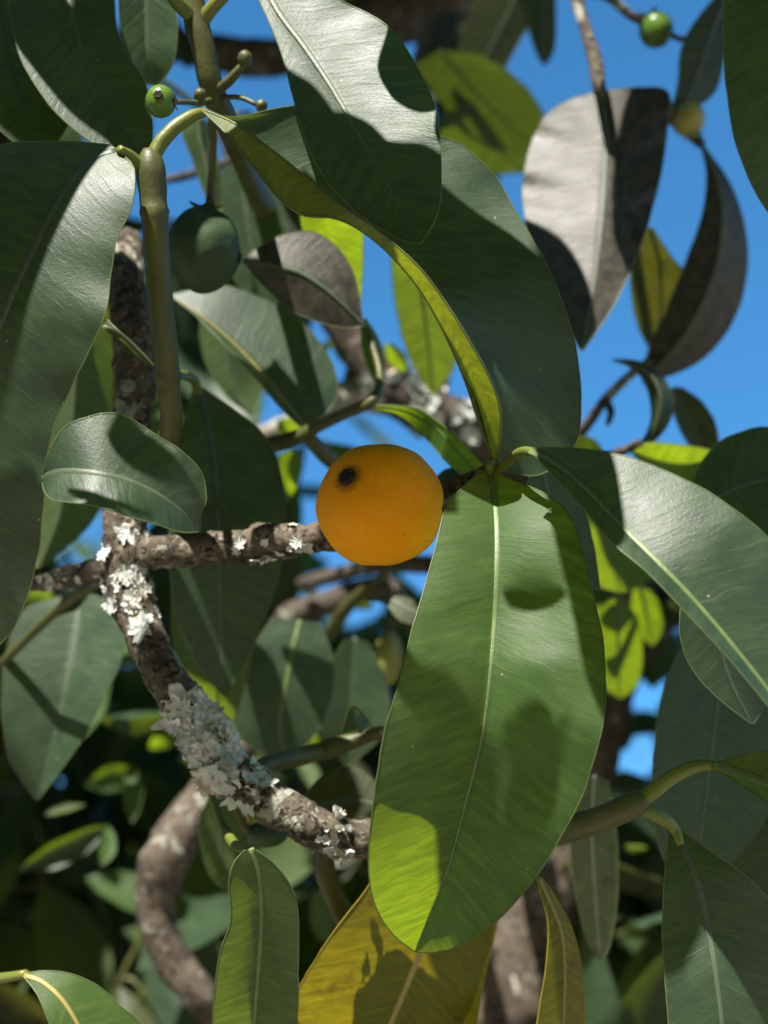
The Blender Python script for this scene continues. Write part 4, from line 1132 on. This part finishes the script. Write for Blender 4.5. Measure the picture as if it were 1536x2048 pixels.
# loose leaves added out of view only to keep the sun off the fruits
o3 = np.cross(SUN, UP); o3 /= np.linalg.norm(o3)
o4 = np.cross(SUN, o3)
for (cx, cy, d, s0, ln, ws) in ((760, 1011, .378, .20, .056, 1.5), (760, 1011, .378, .24, .050, 1.45), (775, 1050, .372, .30, .06, 1.1), (408, 499, .42, .16, .05, 1.1)):
    c = P(cx, cy, d) + SUN * s0
    dirn = o4 if s0 != .24 else o3
    while True:
        M = leaf_matrix(c - dirn * ln * .5, dirn, SUN, ln, ws)
        me, pv, pf, puv = PROTO[0]
        w = pv @ M[:3, :3].T + M[:3, 3]
        if out_of_frame(w):
            break
        c = c + SUN * .01
    o = bpy.data.objects.new('leaf', me)
    link(o)
    o.parent = tree
    o.matrix_parent_inverse = Matrix.Translation(Vector(-TRUNK_BASE))
    o.matrix_basis = Matrix(M.tolist())

# ------------------------------------------------------------------ crown leaves added out of view, above and around, to block sun and sky
LITP = np.vstack(LIT)
cv, cf, cuv = [], [], []
e1 = np.cross(SUN, np.array([0, 0, 1.0])); e1 /= np.linalg.norm(e1)
e2 = np.cross(SUN, e1)
off = 0
centre = P(768, 1100, 0.65)
kept = 0
for k in range(11500):
    if k % 5 == 1:
        dd_ = R.uniform(.55, 1.7)
        sd = R.random()
        if sd < .4:
            c = P(-140, R.uniform(700, 2300), dd_) - RIGHT * abs(R.gauss(0, .22)) - RIGHT * .05
        elif sd < .7:
            c = P(1680, R.uniform(900, 2300), dd_) + RIGHT * abs(R.gauss(0, .22)) + RIGHT * .05
        else:
            c = P(R.uniform(-300, 1800), 2200, dd_) - UP * abs(R.gauss(0, .2)) - UP * .03
    elif k % 5 == 0:
        dd_ = R.uniform(.55, 2.2)
        c = P(R.uniform(-500, 2000), -150, dd_) + UP * abs(R.gauss(0, .3)) + np.array([0, 0, .04])
    else:
        s = R.uniform(.30, 1.1)
        c = centre + SUN * s + e1 * R.uniform(-.75, .75) + e2 * R.uniform(-1.0, 1.0)
    dr = np.array([R.gauss(0, .8), R.gauss(0, .8), R.gauss(-.4, .4)])
    nrm = SUN + np.array([R.gauss(0, .5), R.gauss(0, .5), R.gauss(0, .4)])
    size = R.uniform(.08, .125)
    me, pv, pf, puv = PROTO[R.randrange(len(PROTO))]
    M = leaf_matrix(c, dr, nrm, size)
    w = pv @ M[:3, :3].T + M[:3, 3]
    d = (w - CAM) @ FWD
    x, y, _ = proj(w)
    if ((d > -0.05) & (x > -90 - 300 * (d < .3)) & (x < 1630 + 300 * (d < .3)) & (y > -90) & (y < 2140 + 9000 * (d < .5))).any():
        continue
    if np.linalg.norm(w - CAM, axis=1).min() < 0.12:
        continue
    if R.random() < 0.04:
        continue
    if blocks_sun(w, LITP, size):                      # would keep the sun off a sunlit spot
        continue
    cv.append(w); cuv.append(puv)
    cf += [tuple(i + off for i in f) for f in pf]
    off += len(w)
    kept += 1
print('crown leaves', kept, 'background leaves', bg_n, 'lit points', len(LITP))
crown = mesh_obj('crown', np.vstack(cv), cf, LEAF['green'], uv={'cm': np.vstack(cuv)})
under_tree(crown)
crown['kind'] = 'stuff'

# ------------------------------------------------------------------ fruits
def blob(cx, cy, d, rx, ry, rz=None, seed=0.0, lump=0.03, nu=56, nv=36, squash=None):
    rz = rz or (rx + ry) / 2
    s = d / FPX
    v, f = [], []
    for i in range(nv + 1):
        th = math.pi * i / nv
        for j in range(nu):
            ph = 2 * math.pi * j / nu
            n = np.array([math.sin(th) * math.cos(ph), math.cos(th), math.sin(th) * math.sin(ph)])
            k = 1 + lump * mnoise.noise(Vector(n * 1.3 + seed)) + lump * 0.35 * mnoise.noise(Vector(n * 3.1 + seed))
            if squash:
                k *= 1 + squash * abs(n[0] * n[1]) * 2
            q = n * k
            v.append(RIGHT * q[0] * rx * s + UP * q[1] * ry * s - FWD * q[2] * rz * s)
    for i in range(nv):
        for j in range(nu):
            a, b = i * nu + j, i * nu + (j + 1) % nu
            f.append((a, a + nu, b + nu, b))
    return np.array(v), f


def fruit(name, cx, cy, d, rx, ry, mat, label, stig=None, stalk=None, calyx=None, group=None, seed=0.0, lump=0.03, calmat=None, squash=None, rz=None):
    loc = P(cx, cy, d)
    root = empty(name, loc)
    tag(root, label, 'fruit', group)
    v, f = blob(cx, cy, d, rx, ry, rz, seed, lump, squash=squash)
    mesh_obj('skin', v, f, mat, root)
    s = d / FPX
    if stig:
        # unit direction of the stigma (camera right, up, towards camera), radius px
        dx, dy, rp = stig
        n = np.array([dx / rx, dy / ry, 0]); n[2] = math.sqrt(max(0.02, 1 - n[0] ** 2 - n[1] ** 2))
        w = RIGHT * n[0] * rx * s + UP * n[1] * ry * s - FWD * n[2] * (rz or (rx + ry) / 2) * s
        nw = w / np.linalg.norm(w)
        t1 = np.cross(nw, UP); t1 /= np.linalg.norm(t1)
        t2 = np.cross(nw, t1)
        vv, ff = [], []
        A = 40
        for h, rr_ in ((-.35, 1.0), (.12, 1.02), (.30, .92), (.36, .70), (.22, .42), (.30, .15)):
            for a in range(A):
                an = 2 * math.pi * a / A
                lob = 1 + 0.03 * math.cos(an * 6) + 0.04 * math.sin(an * 11 + 1)
                vv.append(w + (t1 * math.cos(an) + t2 * math.sin(an)) * rr_ * lob * rp * s + nw * (h + 0.05 * math.cos(an * 6)) * rp * s)
        for i in range(5):
            for a in range(A):
                p0, p1 = i * A + a, i * A + (a + 1) % A
                ff.append((p0, p1, p1 + A, p0 + A))
        ff.append(tuple(5 * A + a for a in range(A)))
        mesh_obj('stigma', vv, ff, STIG, root)
    if stalk:
        p = spline(np.asarray(stalk, float), 20)
        tv, tf = tube_geo([P(*q[:3]) - loc for q in p], p[:, 3] * p[:, 2] / FPX, 10, 0.06, 400)
        mesh_obj('stalk', tv, tf, TWIG, root)
    if calyx:
        dx, dy, rp = calyx
        w = RIGHT * dx * s + UP * dy * s
        nw = w / np.linalg.norm(w)
        t1 = np.cross(nw, FWD); t1 /= np.linalg.norm(t1)
        t2 = np.cross(nw, t1)
        vv, ff = [], []
        for k in range(4):
            a0 = k * math.pi / 2 + 0.4
            ax = t1 * math.cos(a0) + t2 * math.sin(a0)
            bx = -t1 * math.sin(a0) + t2 * math.cos(a0)
            o0 = len(vv)
            for i in range(5):
                r_ = i / 4
                for j in (-2, -1, 0, 1, 2):
                    wd = 0.45 * math.sin(math.pi * (0.15 + 0.8 * r_)) * j / 2
                    vv.append(w + (ax * r_ + bx * wd) * rp * s + nw * (0.10 + 0.25 * r_ * r_ - 0.1 * (j / 2) ** 2) * rp * s)
            for i in range(4):
                for j in range(4):
                    q = o0 + i * 5 + j
                    ff.append((q, q + 1, q + 6, q + 5))
        mesh_obj('calyx', vv, ff, calmat or CALYX, root)
    return root


fruit('ripe_fruit', 760, 1011, .378, 125, 121, ORANGE, 'ripe orange fruit with a black stigma scar, behind the long broad leaf', stig=(-64, 55, 17), stalk=[(868, 1012, .385, 8), (890, 1000, .388, 8), (915, 980, .394, 9)],
      calyx=(118, 4, 30), seed=3.0, lump=0.055, squash=0.03)
fruit('green_fruit', 408, 499, .42, 73, 86, GREENF, 'plump dark green unripe fruit hanging on a straight stalk', stig=(70, -20, 12), stalk=[(424, 235, .40, 9), (426, 300, .41, 8), (423, 360, .418, 8), (420, 420, .42, 11)],
      calyx=(4, 82, 34), seed=8.0, lump=0.06, calmat=CALYXG)
fruit('small_green_fruit', 321, 203, .378, 30, 33, LIMEF, 'tiny shiny lime green fruit with a dark tip at the top of the shoot', stig=(0, 5, 9), stalk=[(345, 204, .38, 5), (372, 205, .385, 5)], calyx=(28, 0, 18), seed=1.0)
fruit('green_fruit', 903, 985, .43, 38, 50, GREENF, 'green fruit tucked between the ripe fruit and the long broad leaf', stalk=[(905, 960, .43, 6), (930, 950, .42, 6), (960, 945, .40, 6)], seed=5.0)
fruit('green_fruit', 532, 1668, .43, 44, 26, GREENF, 'half hidden green fruit with red calyx under the lichened branch', calyx=(-36, 8, 26), stalk=[(498, 1664, .428, 6), (480, 1640, .425, 6), (465, 1590, .415, 6)], seed=6.0)
fruit('pale_fruit', 1312, 60, .55, 34, 36, LIMEF, 'pale topped green fruit hanging alone in the blue sky', stalk=[(1300, 40, .55, 5), (1285, 32, .55, 5), (1260, 30, .545, 5)], calyx=(-12, 30, 22), seed=2.0, calmat=CALYXG)
fruit('pale_fruit', 1376, 238, .53, 34, 36, PALEF, 'pale yellow fruit beside the curving blackened leaf', stalk=[(1376, 262, .535, 7), (1385, 275, .54, 7), (1404, 291, .54, 7)], calyx=(10, -30, 22), seed=4.0, calmat=CALYXG)
fruit('pale_fruit', 778, 1315, .60, 28, 54, PALEF, 'pale sunlit fruit low behind the left edge of the long broad leaf', stalk=[(782, 1262, .60, 5), (785, 1235, .60, 5), (775, 1180, .62, 6)], seed=9.0)
for (bx, by, bd, br) in ((490, 117, .395, 15), (400, 190, .392, 13), (523, 212, .395, 12)):
    v, f = blob(bx, by, bd, br, br * 1.1, seed=bx, lump=0.1, nu=20, nv=14)
    under_tree(mesh_obj('bud', v + P(bx, by, bd), f, TWIG))

# ------------------------------------------------------------------ lichens
def lichen(label, pts, rad, i0, i1, count, size, seed, facing=0.2, lift=0.35):
    rr = random.Random(seed)
    loc = pts[(i0 + i1) // 2]
    vv, ff, ed = [], [], []
    for k in range(count):
        i = rr.randrange(i0, i1)
        tan = pts[min(i + 1, len(pts) - 1)] - pts[i - 1]
        tan /= np.linalg.norm(tan)
        a = np.cross(tan, FWD); a /= np.linalg.norm(a)
        b = -(FWD - tan * (FWD @ tan)); b /= np.linalg.norm(b)
        an = rr.gauss(0, 1.0) + facing
        n = b * math.cos(an) + a * math.sin(an)
        c = pts[i] + n * rad[i] * rr.uniform(0.97, 1.07) - loc
        n2 = n + np.array([rr.gauss(0, .16), rr.gauss(0, .16), rr.gauss(0, .16)])
        n2 /= np.linalg.norm(n2)
        t1 = np.cross(n2, tan); t1 /= np.linalg.norm(t1)
        t2 = np.cross(n2, t1)
        sz = size * rr.uniform(0.55, 1.25)
        A, RN = 44, 6
        m1, m2, ph = rr.randrange(3, 6), rr.randrange(7, 12), rr.random() * 6.28
        lf = lift * rr.uniform(0.2, 1.5)
        o0 = len(vv)
        vv.append(c); ed.append(0)
        for q in range(1, RN + 1):
            rho = q / RN
            for j in range(A):
                th = 2 * math.pi * j / A
                cs_, sn_ = math.cos(th), math.sin(th)
                lob = 0.72 + 0.42 * mnoise.noise(Vector((cs_ * 1.3, sn_ * 1.3, ph * 3))) + 0.30 * mnoise.noise(Vector((cs_ * 3.4, sn_ * 3.4, ph * 5))) + 0.22 * mnoise.noise(Vector((cs_ * 8, sn_ * 8, ph * 7)))
                r_ = sz * rho * (1 - rho * 0.0 + rho * (lob - 1))
                h = sz * (lf * rho ** 2.2 + 0.24 * rho ** 3 * mnoise.noise(Vector((cs_ * 4.5, sn_ * 4.5, ph * 9))) + 0.12 * mnoise.noise(Vector((rho * 4 + seed, th * 2, k))))
                vv.append(c + (t1 * math.cos(th) + t2 * math.sin(th)) * r_ + n2 * h)
                ed.append(rho)
        for j in range(A):
            ff.append((o0, o0 + 1 + j, o0 + 1 + (j + 1) % A))
        for q in range(RN - 1):
            for j in range(A):
                p0 = o0 + 1 + q * A + j
                p1 = o0 + 1 + q * A + (j + 1) % A
                ff.append((p0, p0 + A, p1 + A, p1))
    o = mesh_obj('lichen', vv, ff, LICH, extra={'edge': ed})
    o.location = loc
    tag(o, label, 'lichen')
    return o


def idx(pts, y, x=None):
    q = np.array([proj(p)[:2] for p in pts])
    return int(np.argmin(np.abs(q[:, 1] - y) + (np.abs(q[:, 0] - x) if x is not None else 0)))


i = lambda y, x=None: idx(b1p, y, x)
lichen('large ruffled pale grey lichen around the lower bend of the curving branch', b1p, b1r, i(1410, 362), i(1590, 520), 44, .0060, 21, 0.3, 0.05)
lichen('pale lichen rosettes on the curving branch just below the fork', b1p, b1r, i(1150, 254), i(1275, 292), 13, .0042, 22, 0.6, 0.08)
lichen('flat whitish lichen at the fork of the branches', b1p, b1r, i(1015, 249), i(1140, 253), 11, .0046, 23, 0.8, 0.03)
lichen('small tuft of frayed grey lichen where the lower twig leaves the branch', b1p, b1r, i(1660, 645), i(1682, 715), 14, .0020, 24, 0.2, 0.8)
k2 = lambda x: int(np.argmin(np.abs(np.array([proj(p)[0] for p in b2p]) - x)))
lichen('thin crust of grey lichen on the horizontal branch left of the ripe fruit', b2p, b2r, k2(490), k2(640), 26, .0022, 25, -1.0, 0.2)
k3 = lambda x: int(np.argmin(np.abs(np.array([proj(p)[0] for p in b3p]) - x)))
lichen('knobbly lichen on the short side branch under the drooping leaf', b3p, b3r, k3(90), k3(215), 22, .0018, 26, -1.2, 0.3)
k4 = lambda x: int(np.argmin(np.abs(np.array([proj(p)[0] for p in b4p]) - x)))
lichen('blurred grey lichen on the dark branch behind the ripe fruit', b4p, b4r, k4(760), k4(940), 40, .0055, 27, 0.0, 0.3)

# ------------------------------------------------------------------ trees standing behind
def far_tree(base, h, rad, n, label, seed):
    rr = random.Random(seed)
    root = empty('background_tree', base)
    tag(root, label, 'tree')
    base = np.array(base)
    pts = [np.array([0.05 * math.sin(t * 4 + seed), 0.04 * math.cos(t * 3), -0.1 + t * h * .8]) for t in np.linspace(0, 1, 24)]
    tv, tf = tube_geo(pts, np.linspace(.11, .03, 24), 14, 0.12, 12)
    mesh_obj('trunk', tv, tf, BARKD, root)
    for q in range(7):
        a = rr.random() * 6.28
        z0 = h * rr.uniform(.25, .6)
        e = np.array([math.cos(a) * rad * .8, math.sin(a) * rad * .8, z0 + h * .25])
        s0 = np.array([0, 0, z0])
        pp = [s0 * (1 - t) + e * t + np.array([0, 0, .2 * math.sin(t * 3)]) for t in np.linspace(0, 1, 12)]
        tv, tf = tube_geo(pp, np.linspace(.045, .012, 12), 10, 0.1, 12)
        mesh_obj('limb', tv, tf, BARKD, root)
    vv, ff, uu, o0 = [], [], [], 0
    while len(vv) < n:
        q = np.array([rr.uniform(-1, 1), rr.uniform(-1, 1), rr.uniform(-1, 1)])
        if q @ q > 1 or q @ q < 0.12:
            continue
        c = q * np.array([rad, rad, h * .42]) + np.array([0, 0, h * .58])
        if mnoise.noise(Vector(c * 1.6 + seed)) < -0.12:
            continue
        me, pv, pf, puv = PROTO[rr.choice((0, 1, 2, 3, 4, 6))]
        M = leaf_matrix(c, [rr.gauss(0, .8), rr.gauss(0, .8), rr.gauss(-.5, .4)], [rr.gauss(0, .5), rr.gauss(0, .5), 1], rr.uniform(.09, .15))
        ii = np.arange(len(pv)).reshape(13, 7)[::3, ::3].ravel()
        w = pv[ii] @ M[:3, :3].T + M[:3, 3]
        vv.append(w); uu.append(puv[ii])
        for a in range(4):
            for b in range(2):
                p0 = o0 + a * 3 + b
                ff.append((p0, p0 + 1, p0 + 4, p0 + 3))
        o0 += len(ii)
    c = mesh_obj('crown', np.vstack(vv), ff, LEAF['green'], root, uv={'cm': np.vstack(uu)})
    c['kind'] = 'stuff'


far_tree((-1.2, 4.2, 0), 3.9, 1.7, 8500, 'broad dark leafy tree seen blurred behind the lichened branch', 3)
far_tree((1.5, 4.8, 0), 3.7, 1.6, 7000, 'blurred leafy tree low behind the green shoot', 8)
print('leaf parts', sum(1 for o in bpy.data.objects if o.name.split('.')[0] == 'leaf'))
